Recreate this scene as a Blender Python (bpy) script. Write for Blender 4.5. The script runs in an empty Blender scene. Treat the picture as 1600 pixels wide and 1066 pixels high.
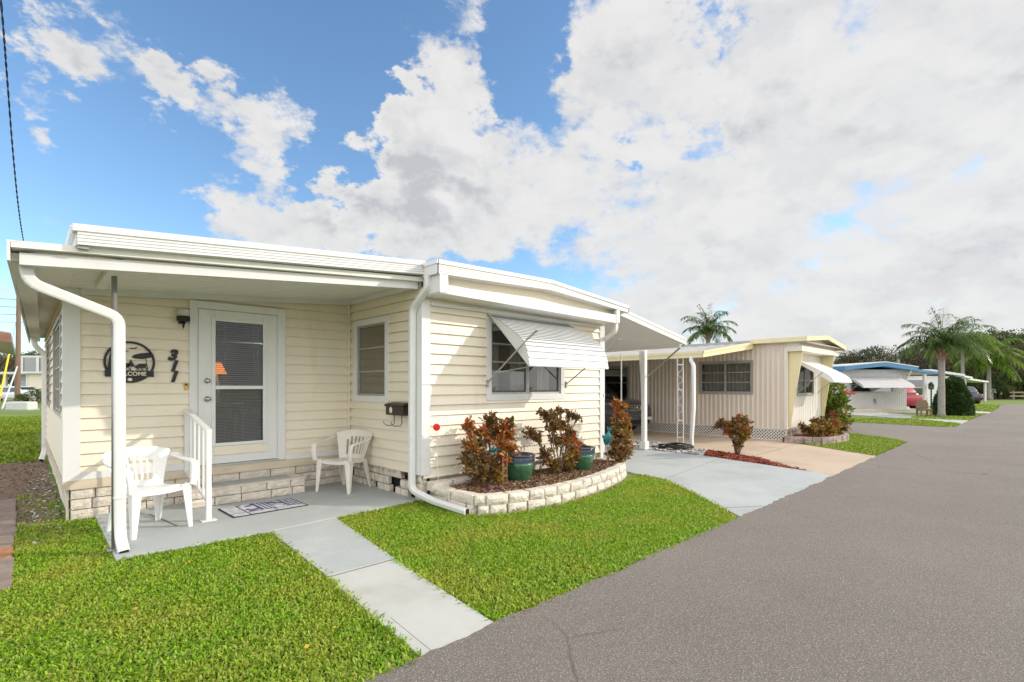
import bpy, bmesh, math, random
import numpy as np
from mathutils import Vector, Matrix
R = math.radians
rng = random.Random(11)
nrg = np.random.default_rng(5)
S = bpy.context.scene
COL = S.collection
CAMZ = 1.43
YAW = 46.07
FW = Vector((math.cos(R(YAW)), math.sin(R(YAW)), 0))
RT = Vector((math.sin(R(YAW)), -math.cos(R(YAW)), 0))

# ------------------------------------------------------------------ materials
def mat(name, color, rough=.6, var=.08, vscale=4., bump=0., bscale=60., metal=0., spec=.5, stain=None, coat=0., stretch=(1, 1, 1), speck=None):
    m = bpy.data.materials.new(name); m.use_nodes = True
    nt = m.node_tree; N = nt.nodes; L = nt.links
    b = N['Principled BSDF']
    b.inputs['Roughness'].default_value = rough; b.inputs['Metallic'].default_value = metal
    b.inputs['Specular IOR Level'].default_value = spec; b.inputs['Coat Weight'].default_value = coat
    tc = N.new('ShaderNodeTexCoord')
    mp = N.new('ShaderNodeMapping'); mp.inputs['Scale'].default_value = stretch
    L.new(tc.outputs['Object'], mp.inputs[0])
    def noise(scale, det=6, r=.6):
        n = N.new('ShaderNodeTexNoise'); n.inputs['Scale'].default_value = scale
        n.inputs['Detail'].default_value = det; n.inputs['Roughness'].default_value = r
        L.new(mp.outputs[0], n.inputs['Vector']); return n
    def mixc(fac, a, bcol):
        x = N.new('ShaderNodeMix'); x.data_type = 'RGBA'
        if hasattr(fac, 'is_linked'): L.new(fac, x.inputs[0])
        else: x.inputs[0].default_value = fac
        for s, v in ((6, a), (7, bcol)):
            if hasattr(v, 'is_linked'): L.new(v, x.inputs[s])
            else: x.inputs[s].default_value = (*v, 1)
        return x.outputs[2]
    def ramp(src, lo, hi):
        r = N.new('ShaderNodeMapRange'); r.inputs[1].default_value = lo; r.inputs[2].default_value = hi
        L.new(src, r.inputs[0]); return r.outputs[0]
    c1 = tuple(min(1, c * (1 - var)) for c in color); c2 = tuple(min(1, c * (1 + var)) for c in color)
    col = mixc(ramp(noise(vscale).outputs['Fac'], .3, .7), c1, c2)
    if stain:   # (colour, scale, low, high)
        col = mixc(ramp(noise(stain[1], 8, .65).outputs['Fac'], stain[2], stain[3]), col, stain[0])
    if speck:   # (colour, scale, low, high) fine aggregate
        col = mixc(ramp(noise(speck[1], 2, .5).outputs['Fac'], speck[2], speck[3]), col, speck[0])
    L.new(col, b.inputs['Base Color'])
    if bump:
        bp = N.new('ShaderNodeBump'); bp.inputs['Strength'].default_value = bump; bp.inputs['Distance'].default_value = .02
        L.new(noise(bscale, 5).outputs['Fac'], bp.inputs['Height']); L.new(bp.outputs[0], b.inputs['Normal'])
    return m

def leafmat(name, cols, trans=.3, rough=.5, patch=0., pcol=(.2, .2, .03), pscale=2.):
    """per-leaf colours picked by the leaf's own random number"""
    m = bpy.data.materials.new(name); m.use_nodes = True
    nt = m.node_tree; N = nt.nodes; L = nt.links
    b = N['Principled BSDF']; b.inputs['Roughness'].default_value = rough; b.inputs['Specular IOR Level'].default_value = .35
    g = N.new('ShaderNodeNewGeometry'); cr = N.new('ShaderNodeValToRGB'); cr.color_ramp.interpolation = 'LINEAR'
    e = cr.color_ramp.elements
    while len(e) < len(cols): e.new(.5)
    for i, c in enumerate(cols):
        e[i].position = i / (len(cols) - 1); e[i].color = (*c, 1)
    L.new(g.outputs['Random Per Island'], cr.inputs[0]); out = cr.outputs[0]
    if patch:
        tc = N.new('ShaderNodeTexCoord'); n = N.new('ShaderNodeTexNoise'); n.inputs['Scale'].default_value = pscale; n.inputs['Detail'].default_value = 4
        L.new(tc.outputs['Object'], n.inputs['Vector'])
        mr = N.new('ShaderNodeMapRange'); mr.inputs[1].default_value = .45; mr.inputs[2].default_value = .7; mr.inputs[4].default_value = patch
        L.new(n.outputs['Fac'], mr.inputs[0])
        x = N.new('ShaderNodeMix'); x.data_type = 'RGBA'; L.new(mr.outputs[0], x.inputs[0]); L.new(out, x.inputs[6]); x.inputs[7].default_value = (*pcol, 1)
        out = x.outputs[2]
    L.new(out, b.inputs['Base Color'])
    t = N.new('ShaderNodeBsdfTranslucent'); L.new(out, t.inputs[0])
    ms = N.new('ShaderNodeMixShader'); ms.inputs[0].default_value = trans
    L.new(b.outputs[0], ms.inputs[1]); L.new(t.outputs[0], ms.inputs[2])
    L.new(ms.outputs[0], N['Material Output'].inputs[0])
    return m

M = {}
M['siding'] = mat('cream_siding', (.80, .715, .575), .5, .03, 1.2, .04, 30, stain=((.62, .53, .38), 1.3, .58, .9), stretch=(1.6, 1.6, .4))
M['trim'] = mat('white_trim', (.72, .715, .695), .45, .03, 3, stain=((.56, .54, .47), 2.2, .6, .95), stretch=(1.3, 1.3, .5))
M['awningwhite'] = mat('awning_enamel', (.60, .60, .59), .5, .03, 3, stain=((.48, .47, .44), 2.5, .6, .95))
M['slatshade'] = mat('slat_painted_shadow', (.20, .20, .20), .6, .05, 5)  # dark grey painted on as the shadow under each slat edge
M['soffit'] = mat('soffit_white', (.76, .75, .71), .6, .03, 3, stain=((.58, .55, .47), 1.5, .6, .95))
M['ceiling'] = mat('porch_ceiling', (.80, .78, .71), .6, .03, 2, stain=((.55, .52, .44), 1.2, .6, 1))
M['roofpan'] = mat('white_roof_pan', (.72, .72, .70), .5, .05, 2, stain=((.45, .44, .4), 3, .6, .9))
M['sillboard'] = mat('tan_sill_board', (.60, .51, .38), .7, .08, 3, stain=((.42, .35, .26), 4, .6, .85), stretch=(1, 1, 4))
M['block'] = mat('split_face_block', (.69, .62, .52), .95, .14, 9, .9, 45, stain=((.42, .34, .25), 5, .58, .8))
M['mortar'] = mat('mortar', (.36, .31, .25), .95, .15, 20, .4, 80)
M['void'] = mat('dark_void', (.012, .011, .010), .9, 0)  # near-black colour stands in for the shade inside hollows
M['slab'] = mat('painted_slab', (.40, .42, .41), .65, .06, 1.6, .12, 140, stain=((.52, .53, .51), .9, .52, .75), speck=((.33, .34, .33), 160, .62, .75))
M['path'] = mat('path_concrete', (.50, .495, .45), .85, .06, 1.8, .2, 150, stain=((.36, .345, .29), 1.5, .5, .8), speck=((.42, .4, .34), 220, .66, .78))
M['drive'] = mat('grey_driveway', (.44, .46, .45), .75, .05, .9, .12, 150, stain=((.31, .32, .305), .7, .48, .78), speck=((.42, .44, .45), 180, .64, .8))
M['tandrive'] = mat('tan_driveway', (.54, .42, .31), .8, .06, .8, .15, 140, stain=((.43, .32, .22), .7, .48, .78))
M['asphalt'] = mat('asphalt', (.272, .234, .198), .9, .12, .5, 1., 120, stain=((.35, .305, .265), .3, .45, .72), speck=((.52, .47, .42), 105, .52, .66))
_nt = M['asphalt'].node_tree; _N = _nt.nodes; _L = _nt.links; _pb = _N['Principled BSDF']; _src = _pb.inputs['Base Color'].links[0].from_socket
_tc = _N.new('ShaderNodeTexCoord'); _ns = _N.new('ShaderNodeTexNoise'); _ns.inputs['Scale'].default_value = 1.1; _ns.inputs['Detail'].default_value = 6; _L.new(_tc.outputs['Object'], _ns.inputs['Vector'])
_mx = _N.new('ShaderNodeMix'); _mx.data_type = 'RGBA'; _mx.inputs[0].default_value = .22; _L.new(_tc.outputs['Object'], _mx.inputs[6]); _L.new(_ns.outputs['Color'], _mx.inputs[7])
_v = _N.new('ShaderNodeTexVoronoi'); _v.feature = 'DISTANCE_TO_EDGE'; _v.inputs['Scale'].default_value = .55; _L.new(_mx.outputs[2], _v.inputs['Vector'])
_r = _N.new('ShaderNodeMapRange'); _r.inputs[1].default_value = .002; _r.inputs[2].default_value = .006; _r.inputs[3].default_value = 1; _r.inputs[4].default_value = 0; _L.new(_v.outputs['Distance'], _r.inputs[0])
_n2 = _N.new('ShaderNodeTexNoise'); _n2.inputs['Scale'].default_value = .5; _n2.inputs['Detail'].default_value = 3; _L.new(_tc.outputs['Object'], _n2.inputs['Vector'])
_r2 = _N.new('ShaderNodeMapRange'); _r2.inputs[1].default_value = .48; _r2.inputs[2].default_value = .62; _r2.inputs[4].default_value = .6; _L.new(_n2.outputs['Fac'], _r2.inputs[0])
_m = _N.new('ShaderNodeMath'); _m.operation = 'MULTIPLY'; _L.new(_r.outputs[0], _m.inputs[0]); _L.new(_r2.outputs[0], _m.inputs[1])
_m3 = _N.new('ShaderNodeMix'); _m3.data_type = 'RGBA'; _L.new(_m.outputs[0], _m3.inputs[0]); _L.new(_src, _m3.inputs[6]); _m3.inputs[7].default_value = (.07, .06, .055, 1)
_v2 = _N.new('ShaderNodeTexVoronoi'); _v2.inputs['Scale'].default_value = 95; _L.new(_tc.outputs['Object'], _v2.inputs['Vector'])
_r3 = _N.new('ShaderNodeMapRange'); _r3.inputs[1].default_value = .25; _r3.inputs[2].default_value = .62; _r3.inputs[4].default_value = .55; _L.new(_v2.outputs['Distance'], _r3.inputs[0])
_m4 = _N.new('ShaderNodeMix'); _m4.data_type = 'RGBA'; _L.new(_r3.outputs[0], _m4.inputs[0]); _L.new(_m3.outputs[2], _m4.inputs[6]); _m4.inputs[7].default_value = (.14, .118, .098, 1); _L.new(_m4.outputs[2], _pb.inputs['Base Color'])
M['crack'] = mat('joint_dark', (.17, .15, .12), .95, .2, 30)
M['soil'] = mat('lawn_soil', (.05, .055, .018), .95, .3, 8, .6, 60)
M['dirt'] = mat('bare_dirt', (.22, .155, .105), .95, .2, 3, .8, 70, stain=((.30, .25, .20), 14, .58, .66))
M['mulchbed'] = mat('mulch_bed', (.11, .065, .035), .95, .35, 30, 1., 70)
M['redmulchbed'] = mat('red_mulch_bed', (.22, .05, .025), .95, .35, 30, 1., 70)
M['gravel'] = mat('white_gravel', (.55, .53, .49), .9, .25, 40, 1., 60)
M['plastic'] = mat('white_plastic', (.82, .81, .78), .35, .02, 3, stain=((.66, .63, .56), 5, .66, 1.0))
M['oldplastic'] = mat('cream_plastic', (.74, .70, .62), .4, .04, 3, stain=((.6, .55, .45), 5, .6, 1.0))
M['alu'] = mat('mill_aluminium', (.42, .41, .39), .45, .08, 12, metal=.6)
M['galv'] = mat('galvanised', (.33, .33, .32), .5, .15, 25, metal=.7)
M['black'] = mat('black_metal', (.012, .011, .012), .5, .1, 10)
M['bronze'] = mat('bronze_paint', (.035, .02, .015), .45, .3, 14, .2, 60)
M['brass'] = mat('old_brass', (.55, .33, .07), .4, .2, 30, metal=.7)
M['nickel'] = mat('satin_nickel', (.45, .43, .40), .3, .05, 20, metal=1.)
M['glass'] = mat('dark_window_glass', (.022, .022, .020), .03, .2, 2, spec=.9)
M['glassdeep'] = mat('window_glass_olive', (.085, .075, .045), .08, .15, 2, spec=.8)
for _g in ('glass', 'glassdeep'): M[_g].node_tree.nodes['Principled BSDF'].inputs['IOR'].default_value = 1.9
M['blind'] = mat('blind_slat', (.42, .42, .41), .5, .03, 3)
M['curtain'] = mat('curtain_cloth', (.62, .62, .56), .9, .15, 8)
M['lampshade'] = bpy.data.materials.new('lit_orange_shade'); M['lampshade'].use_nodes = True
_b = M['lampshade'].node_tree.nodes['Principled BSDF']; _b.inputs['Base Color'].default_value = (.6, .2, .05, 1)
_b.inputs['Emission Color'].default_value = (1., .28, .05, 1); _b.inputs['Emission Strength'].default_value = .8
M['terra'] = mat('mat_rubber', (.02, .02, .025), .8, .1, 20)
M['potgreen'] = mat('green_glaze', (.035, .115, .055), .22, .35, 7, .15, 30, coat=.5, stain=((.012, .05, .03), 12, .5, .75))
M['potblue'] = mat('blue_glaze', (.10, .16, .24), .25, .3, 30, .2, 50, coat=.5)
M['potdark'] = mat('dark_glaze', (.03, .028, .03), .25, .3, 20, coat=.4)
M['potsoil'] = mat('pot_soil', (.05, .03, .02), .95, .3, 30, .8, 60)
M['teal'] = mat('teal_metal', (.015, .14, .145), .3, .6, 16, .3, 40, metal=.3)
M['copper'] = mat('copper_wire', (.45, .22, .13), .4, .15, 30, metal=.6)
M['redrefl'] = mat('red_reflector', (.75, .006, .008), .35, .04, 20)
M['stem'] = mat('shrub_stem', (.24, .18, .13), .9, .2, 20, .5, 60)
M['capblock'] = mat('retaining_block', (.68, .61, .51), .95, .13, 7, 1., 38, stain=((.40, .34, .28), 6, .6, .78))
M['hose'] = mat('black_hose', (.012, .012, .012), .45, .1, 20)
M['creamfront'] = mat('cream_ribbed_siding', (.75, .70, .61), .55, .04, 1.5)
M['pinkside'] = mat('pink_beige_siding', (.69, .61, .52), .55, .04, 1.5, stain=((.55, .45, .36), 1.2, .6, .9))
M['yellow'] = mat('pale_yellow_trim', (.74, .64, .38), .5, .04, 3, stain=((.6, .48, .24), 3, .65, .9))
M['greyroof'] = mat('grey_metal_roof', (.40, .39, .37), .55, .12, 2, stain=((.25, .24, .23), 3, .55, .8), stretch=(.3, 1, 1))
M['lattice'] = mat('white_lattice', (.72, .68, .62), .6, .05, 4)
M['brickpink'] = mat('old_brick', (.36, .28, .24), .95, .25, 10, .8, 50, stain=((.52, .46, .40), 5, .5, .7))
M['bluetrim'] = mat('blue_trim', (.10, .27, .48), .5, .06, 3, stain=((.2, .36, .55), 2, .6, .9))
M['greyside'] = mat('grey_siding', (.56, .53, .51), .6, .05, 2)
M['whiteside'] = mat('white_siding', (.74, .74, .72), .6, .04, 2)
M['carpaint'] = mat('dark_car_paint', (.05, .052, .057), .25, .1, 2, coat=.8)
M['redpaint'] = mat('red_car_paint', (.34, .008, .012), .35, .06, 2, coat=.3)
M['darkpaint'] = mat('navy_car_paint', (.02, .022, .04), .25, .1, 2, coat=.8)
M['whitepaint'] = mat('white_car_paint', (.72, .72, .70), .3, .03, 2, coat=.5)
M['tyre'] = mat('tyre_rubber', (.016, .016, .016), .85, .1, 10)
M['chrome'] = mat('chrome', (.62, .62, .62), .15, .03, 9, metal=1.)
M['lens'] = mat('headlight_lens', (.62, .64, .66), .12, .15, 25, coat=.6)
M['redlens'] = mat('tail_lens', (.5, .01, .01), .2, .1, 20, coat=.5)
M['trunk'] = mat('palm_trunk', (.34, .30, .26), .95, .2, 6, .8, 30, stretch=(1, 1, 4))
M['boot'] = mat('palm_boots', (.33, .19, .12), .95, .3, 14, .6, 30)
M['bark'] = mat('oak_bark', (.13, .10, .08), .95, .25, 5, .8, 20, stretch=(1, 1, .3))
M['polewood'] = mat('pole_wood', (.20, .13, .09), .9, .2, 4, .5, 30, stretch=(3, 3, .3))
M['yellowguard'] = mat('yellow_guard', (.85, .58, .02), .45, .05, 5)
M['brownwood'] = mat('brown_fascia', (.24, .115, .075), .75, .15, 5, .2, 30, stretch=(1, 1, 3))
M['railwood'] = mat('rail_wood', (.30, .23, .18), .9, .15, 6, .3, 30)
M['concrete'] = mat('pale_concrete', (.58, .59, .55), .85, .08, 3, .2, 80)
M['streetgreen'] = mat('street_sign_green', (.005, .19, .09), .45, .05, 5)
M['paver'] = mat('old_paver', (.26, .20, .16), .95, .2, 6, .6, 50)
M['redpaver'] = mat('red_paver', (.38, .17, .09), .95, .15, 6, .5, 50)
M['wicker'] = mat('wicker', (.26, .18, .11), .9, .35, 40, .6, 60)
M['ornament'] = mat('scroll_metal', (.25, .24, .24), .5, .1, 10)
M['grass'] = leafmat('lawn_blades', [(.11, .23, .008), (.21, .42, .012), (.30, .52, .016), (.40, .54, .03), (.17, .35, .010), (.25, .46, .014), (.50, .46, .12), (.13, .27, .008)], .4, .42, .55, (.50, .45, .07), 1.5)
M['fargrass'] = leafmat('far_lawn_blades', [(.15, .26, .012), (.22, .34, .02), (.30, .40, .03), (.36, .42, .05)], .35, .5, .5, (.34, .34, .07), .4)
M['croton'] = leafmat('croton_bronze', [(.09, .04, .022), (.17, .07, .03), (.15, .12, .03), (.27, .12, .035), (.12, .055, .028), (.22, .17, .045), (.38, .15, .035)], .3, .35)
M['crotonred'] = leafmat('croton_orange', [(.24, .065, .025), (.50, .13, .03), (.60, .21, .04), (.24, .21, .05), (.56, .07, .03), (.16, .07, .03), (.22, .19, .05), (.40, .22, .05)], .3, .35)
M['crotonyel'] = leafmat('croton_yellow', [(.20, .08, .02), (.42, .22, .03), (.24, .21, .04), (.48, .28, .04), (.14, .09, .025), (.20, .20, .05)], .3, .35)
M['purple'] = leafmat('purple_leaf', [(.14, .02, .09), (.26, .06, .18), (.10, .015, .07)], .2, .4)
M['hibiscus'] = leafmat('hibiscus_leaf', [(.06, .14, .015), (.11, .22, .02), (.19, .28, .03), (.30, .28, .03), (.08, .17, .02)], .3, .4)
M['flower'] = leafmat('red_flower', [(.6, .05, .05), (.7, .15, .08)], .3, .5)
M['frond'] = leafmat('queen_palm_leaf', [(.06, .115, .025), (.10, .17, .04), (.16, .21, .07), (.08, .14, .035)], .3, .4)
M['frondbright'] = leafmat('bright_palm_leaf', [(.09, .17, .02), (.15, .25, .03), (.22, .28, .04)], .35, .4)
M['hedge'] = leafmat('hedge_leaf', [(.035, .07, .02), (.055, .105, .026), (.08, .13, .03)], .2, .5)
M['oak'] = leafmat('oak_leaf', [(.045, .058, .02), (.07, .085, .028), (.095, .09, .035), (.055, .07, .022)], .25, .6, .5, (.13, .07, .03), .12)
M['oakbrown'] = leafmat('brown_tree_leaf', [(.085, .055, .03), (.12, .075, .04), (.075, .07, .028), (.15, .09, .05)], .25, .6)
M['oakgreen'] = leafmat('dense_green_leaf', [(.04, .075, .015), (.07, .11, .022), (.10, .125, .03), (.055, .085, .018)], .25, .6, .4, (.12, .09, .025), .15)
M['chip'] = leafmat('mulch_chip', [(.10, .05, .025), (.20, .11, .055), (.30, .19, .11), (.14, .07, .035), (.42, .31, .2)], 0., .9)
M['redchip'] = leafmat('red_mulch_chip', [(.20, .035, .018), (.32, .06, .03), (.42, .13, .07), (.16, .03, .015)], 0., .9)
M['pebble'] = leafmat('gravel_stone', [(.42, .4, .36), (.6, .58, .54), (.7, .68, .64), (.5, .45, .38)], 0., .9)
M['deadleaf'] = leafmat('fallen_leaf', [(.6, .42, .03), (.5, .32, .04), (.34, .2, .06)], .2, .7)
# doormat panels
def stripes(name, a, b, scale, kind='WAVE'):
    m = mat(name, a, .8, .05, 20); nt = m.node_tree; N = nt.nodes; L = nt.links
    tc = N.new('ShaderNodeTexCoord')
    if kind == 'WAVE':
        w = N.new('ShaderNodeTexWave'); w.inputs['Scale'].default_value = scale; w.inputs['Distortion'].default_value = .4; o = w.outputs['Fac']
    elif kind == 'NOISE':
        w = N.new('ShaderNodeTexNoise'); w.inputs['Scale'].default_value = scale; w.inputs['Detail'].default_value = 2; o = w.outputs['Fac']
    else:
        w = N.new('ShaderNodeTexVoronoi'); w.inputs['Scale'].default_value = scale; w.inputs['Randomness'].default_value = .2; o = w.outputs['Distance']
    L.new(tc.outputs['Object'], w.inputs['Vector'])
    cr = N.new('ShaderNodeValToRGB'); cr.color_ramp.elements[0].position = .42; cr.color_ramp.elements[1].position = .52
    cr.color_ramp.elements[0].color = (*a, 1); cr.color_ramp.elements[1].color = (*b, 1)
    L.new(o, cr.inputs[0]); L.new(cr.outputs[0], N['Principled BSDF'].inputs['Base Color']); return m
M['mat_stripe'] = stripes('mat_stripes', (.07, .08, .19), (.45, .46, .52), 7)
M['mat_star'] = stripes('mat_star_field', (.5, .5, .56), (.035, .05, .16), 22, 'VOR')
M['mat_wave'] = stripes('mat_shell_print', (.10, .09, .20), (.55, .54, .58), 9, 'NOISE')
M['mat_pale'] = stripes('mat_pale_print', (.58, .58, .60), (.42, .44, .48), 14, 'NOISE')

# ------------------------------------------------------------------ builder
OFF = {}
class MB:
    def __init__(s): s.v = []; s.f = []; s.mi = []; s.cur = 0
    def add(s, vs, fs):
        o = len(s.v); s.v += [tuple(p) for p in vs]; s.f += [tuple(i + o for i in f) for f in fs]; s.mi += [s.cur] * len(fs); return s
    def quad(s, a, b, c, d): return s.add([a, b, c, d], [(0, 1, 2, 3)])
    def box(s, x0, x1, y0, y1, z0, z1):
        return s.add([(x0, y0, z0), (x1, y0, z0), (x1, y1, z0), (x0, y1, z0), (x0, y0, z1), (x1, y0, z1), (x1, y1, z1), (x0, y1, z1)],
                     [(0, 3, 2, 1), (4, 5, 6, 7), (0, 1, 5, 4), (1, 2, 6, 5), (2, 3, 7, 6), (3, 0, 4, 7)])
    def prism(s, poly, axis, a, b):
        """poly in the two other axes (x,z for axis y; x,y for z; y,z for x)"""
        def P(p, t): return {'x': (t, p[0], p[1]), 'y': (p[0], t, p[1]), 'z': (p[0], p[1], t)}[axis]
        n = len(poly)
        return s.add([P(p, a) for p in poly] + [P(p, b) for p in poly],
                     [tuple(range(n)), tuple(range(2 * n - 1, n - 1, -1))] + [(i, i + n, (i + 1) % n + n, (i + 1) % n) for i in range(n)])
    def bar(s, a, b, w, h=None, up=(0, 0, 1)):
        a = Vector(a); b = Vector(b); h = w if h is None else h
        d = (b - a).normalized(); u = Vector(up)
        if abs(d.dot(u)) > .98: u = Vector((0, 1, 0))
        x = d.cross(u).normalized(); y = x.cross(d).normalized()
        q = [(-1, -1), (1, -1), (1, 1), (-1, 1)]
        return s.add([p + x * i * w / 2 + y * j * h / 2 for p in (a, b) for i, j in q],
                     [(0, 1, 2, 3), (7, 6, 5, 4)] + [(i, i + 4, (i + 1) % 4 + 4, (i + 1) % 4) for i in range(4)])
    def tube(s, path, r, n=8, square=False, w=None, h=None, up=None):
        path = [Vector(p) for p in path]; k = len(path); rs = r if isinstance(r, (list, tuple)) else [r] * k
        rings = []; px = None
        for i, p in enumerate(path):
            d = (path[min(i + 1, k - 1)] - path[max(i - 1, 0)]).normalized()
            if px is None:
                u = Vector(up) if up else Vector((0, 0, 1))
                if abs(d.dot(u)) > .97: u = Vector((0, 1, 0)) if not up else Vector((1, 0, 0))
                px = d.cross(u).normalized()
            px = (px - d * px.dot(d)).normalized(); py = px.cross(d)
            ring = []
            for j in range(n):
                a = 2 * math.pi * (j + .5) / n; c, t = math.cos(a), math.sin(a)
                if square:
                    e = .45; c = math.copysign(abs(c) ** e, c); t = math.copysign(abs(t) ** e, t)
                ring.append(p + px * c * (w / 2 if w else rs[i]) + py * t * (h / 2 if h else rs[i]))
            rings.append(ring)
        vs = [q for g in rings for q in g]
        fs = [(i * n + j, i * n + (j + 1) % n, (i + 1) * n + (j + 1) % n, (i + 1) * n + j) for i in range(k - 1) for j in range(n)]
        fs += [tuple(range(n - 1, -1, -1)), tuple((k - 1) * n + j for j in range(n))]
        return s.add(vs, fs)
    def lathe(s, prof, c=(0, 0, 0), n=24):
        vs = [(c[0] + r * math.cos(2 * math.pi * j / n), c[1] + r * math.sin(2 * math.pi * j / n), c[2] + z) for r, z in prof for j in range(n)]
        k = len(prof)
        fs = [(i * n + j, i * n + (j + 1) % n, (i + 1) * n + (j + 1) % n, (i + 1) * n + j) for i in range(k - 1) for j in range(n)]
        return s.add(vs, fs + [tuple(range(n - 1, -1, -1)), tuple((k - 1) * n + j for j in range(n))])
    def xform(s, m, start=0):
        for i in range(start, len(s.v)): s.v[i] = tuple(m @ Vector(s.v[i]))
        return s
    def build(s, name, mats, parent=None, world=True, smooth=False, bevel=0., label=None):
        me = bpy.data.meshes.new(name)
        off = OFF.get(parent, Vector()) if (parent and world) else Vector()
        me.from_pydata([tuple(Vector(p) - off) for p in s.v], [], s.f)
        for m in (mats if isinstance(mats, (list, tuple)) else [mats]): me.materials.append(m)
        if max(s.mi, default=0): me.polygons.foreach_set('material_index', s.mi)
        if smooth: me.polygons.foreach_set('use_smooth', [True] * len(me.polygons))
        me.update()
        bm = bmesh.new(); bm.from_mesh(me); bmesh.ops.recalc_face_normals(bm, faces=bm.faces); bm.to_mesh(me); bm.free()
        return link(name, me, parent, bevel, smooth, label)

def link(name, me, parent=None, bevel=0., smooth=False, label=None):
    o = bpy.data.objects.new(name, me); COL.objects.link(o)
    if parent:
        o.parent = parent; OFF[o] = OFF.get(parent, Vector())
    if bevel:
        b = o.modifiers.new('bevel', 'BEVEL'); b.width = bevel; b.segments = 2; b.limit_method = 'ANGLE'; b.angle_limit = R(40)
    if label: o['label'] = label
    return o

def T(name, label, cat, loc=(0, 0, 0), rz=0., group=None):
    o = bpy.data.objects.new(name, None); COL.objects.link(o); o.empty_display_size = .2
    o.location = loc; o.rotation_euler = (0, 0, rz); OFF[o] = Vector(loc)
    return tag(o, label, cat, group)
def tag(o, label, cat, group=None):
    o['label'] = label; o['category'] = cat
    if group: o['group'] = group
    return o
def struct(o, kind='structure'): o['kind'] = kind; return o
def copy_tree(o, parent=None):
    c = o.copy(); COL.objects.link(c)
    if parent: c.parent = parent
    for ch in list(o.children): copy_tree(ch, c)
    return c

def npmesh(name, V, loops, sizes, m, parent=None, smooth=False):
    me = bpy.data.meshes.new(name)
    me.vertices.add(len(V)); me.vertices.foreach_set('co', np.asarray(V, np.float32).ravel())
    me.loops.add(len(loops)); me.loops.foreach_set('vertex_index', np.asarray(loops, np.int32))
    sizes = np.asarray(sizes, np.int32); me.polygons.add(len(sizes))
    st = np.zeros(len(sizes), np.int32); st[1:] = np.cumsum(sizes)[:-1]
    me.polygons.foreach_set('loop_start', st); me.polygons.foreach_set('loop_total', sizes)
    me.materials.append(m)
    if smooth: me.polygons.foreach_set('use_smooth', np.ones(len(sizes), bool))
    me.update(calc_edges=True); me.validate()
    return link(name, me, parent)

def blades(name, pts, length, width, m, parent=None, lean=1.0, lv=.5):
    """grass: each blade a quad and a tip triangle"""
    n = len(pts); a = nrg.uniform(0, 2 * np.pi, n); le = length * nrg.uniform(1 - lv, 1 + lv, n); w = width * nrg.uniform(.6, 1.2, n)
    dx, dy = np.cos(a), np.sin(a); b = nrg.uniform(.25, lean, n); sx, sy = -dy, dx
    V = np.zeros((n, 5, 3)); B = np.zeros((n, 3)); B[:, :pts.shape[1]] = pts
    tw = nrg.uniform(-.6, .6, n)
    for k, (h, o, ww) in enumerate(((0, 0, 1), (0, 0, -1), (.62, .5, 1.25), (.62, .5, -1.25), (.80, 1.08, 0))):
        V[:, k, 0] = B[:, 0] + dx * le * b * o + sx * w * ww * .5; V[:, k, 1] = B[:, 1] + dy * le * b * o + sy * w * ww * .5
        V[:, k, 2] = B[:, 2] + le * np.sqrt(np.maximum(.08, 1 - b * b * .75)) * h + tw * w * ww * .5
    idx = (np.arange(n) * 5)[:, None]
    loops = (idx + np.array([[0, 1, 3, 2, 2, 3, 4]])).ravel(); sizes = np.tile([4, 3], n)
    return npmesh(name, V.reshape(-1, 3), loops, sizes, m, parent)

def inpoly(p, poly):
    x, y = p[:, 0], p[:, 1]; ins = np.zeros(len(p), bool); j = len(poly) - 1
    for i in range(len(poly)):
        xi, yi = poly[i]; xj, yj = poly[j]
        c = ((yi > y) != (yj > y)) & (x < (xj - xi) * (y - yi) / ((yj - yi) or 1e-9) + xi); ins ^= c; j = i
    return ins
def scatter(poly, dens, holes=()):
    P = np.array(poly); lo, hi = P.min(0), P.max(0); n = int(dens * np.prod(hi - lo))
    p = nrg.uniform(lo, hi, (n, 2)); k = inpoly(p, poly)
    for h in holes: k &= ~inpoly(p, h)
    return p[k]

def leaves(centers, dirs, length, width, fold=.25, blunt=False):
    """lanceolate leaves (two folded quads each) from base points and directions -> V, loops, sizes"""
    n = len(centers); d = dirs / np.linalg.norm(dirs, axis=1, keepdims=True)
    r = nrg.normal(size=(n, 3)); s = np.cross(d, r); s /= np.linalg.norm(s, axis=1, keepdims=True) + 1e-9; u = np.cross(s, d)
    u[u[:, 2] < 0] *= -1
    le = (length * nrg.uniform(.65, 1.25, n))[:, None]; w = (width * nrg.uniform(.7, 1.25, n))[:, None]
    c = np.asarray(centers)
    if blunt:
        P7 = [(0, 0, 0), (.62, .5, fold), (.93, .27, fold * .4), (1, 0, -.15), (.93, -.27, fold * .4), (.62, -.5, fold), (.55, 0, 0)]
        V = np.stack([c + d * le * a_ + s * w * b_ + u * w * c_ for a_, b_, c_ in P7], 1); idx = (np.arange(n) * 7)[:, None]
        return V.reshape(-1, 3), (idx + np.array([[0, 6, 1, 0, 5, 6, 6, 3, 2, 1, 6, 5, 4, 3]])).ravel(), np.tile([3, 3, 4, 4], n)
    V = np.stack([c, c + d * le * .5 + s * w * .5 + u * w * fold, c + d * le * .5, c + d * le * .5 - s * w * .5 + u * w * fold, c + d * le - u * le * .12], 1)
    idx = (np.arange(n) * 5)[:, None]
    return V.reshape(-1, 3), (idx + np.array([[0, 2, 4, 1, 0, 3, 4, 2]])).ravel(), np.tile([4, 4], n)

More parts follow.
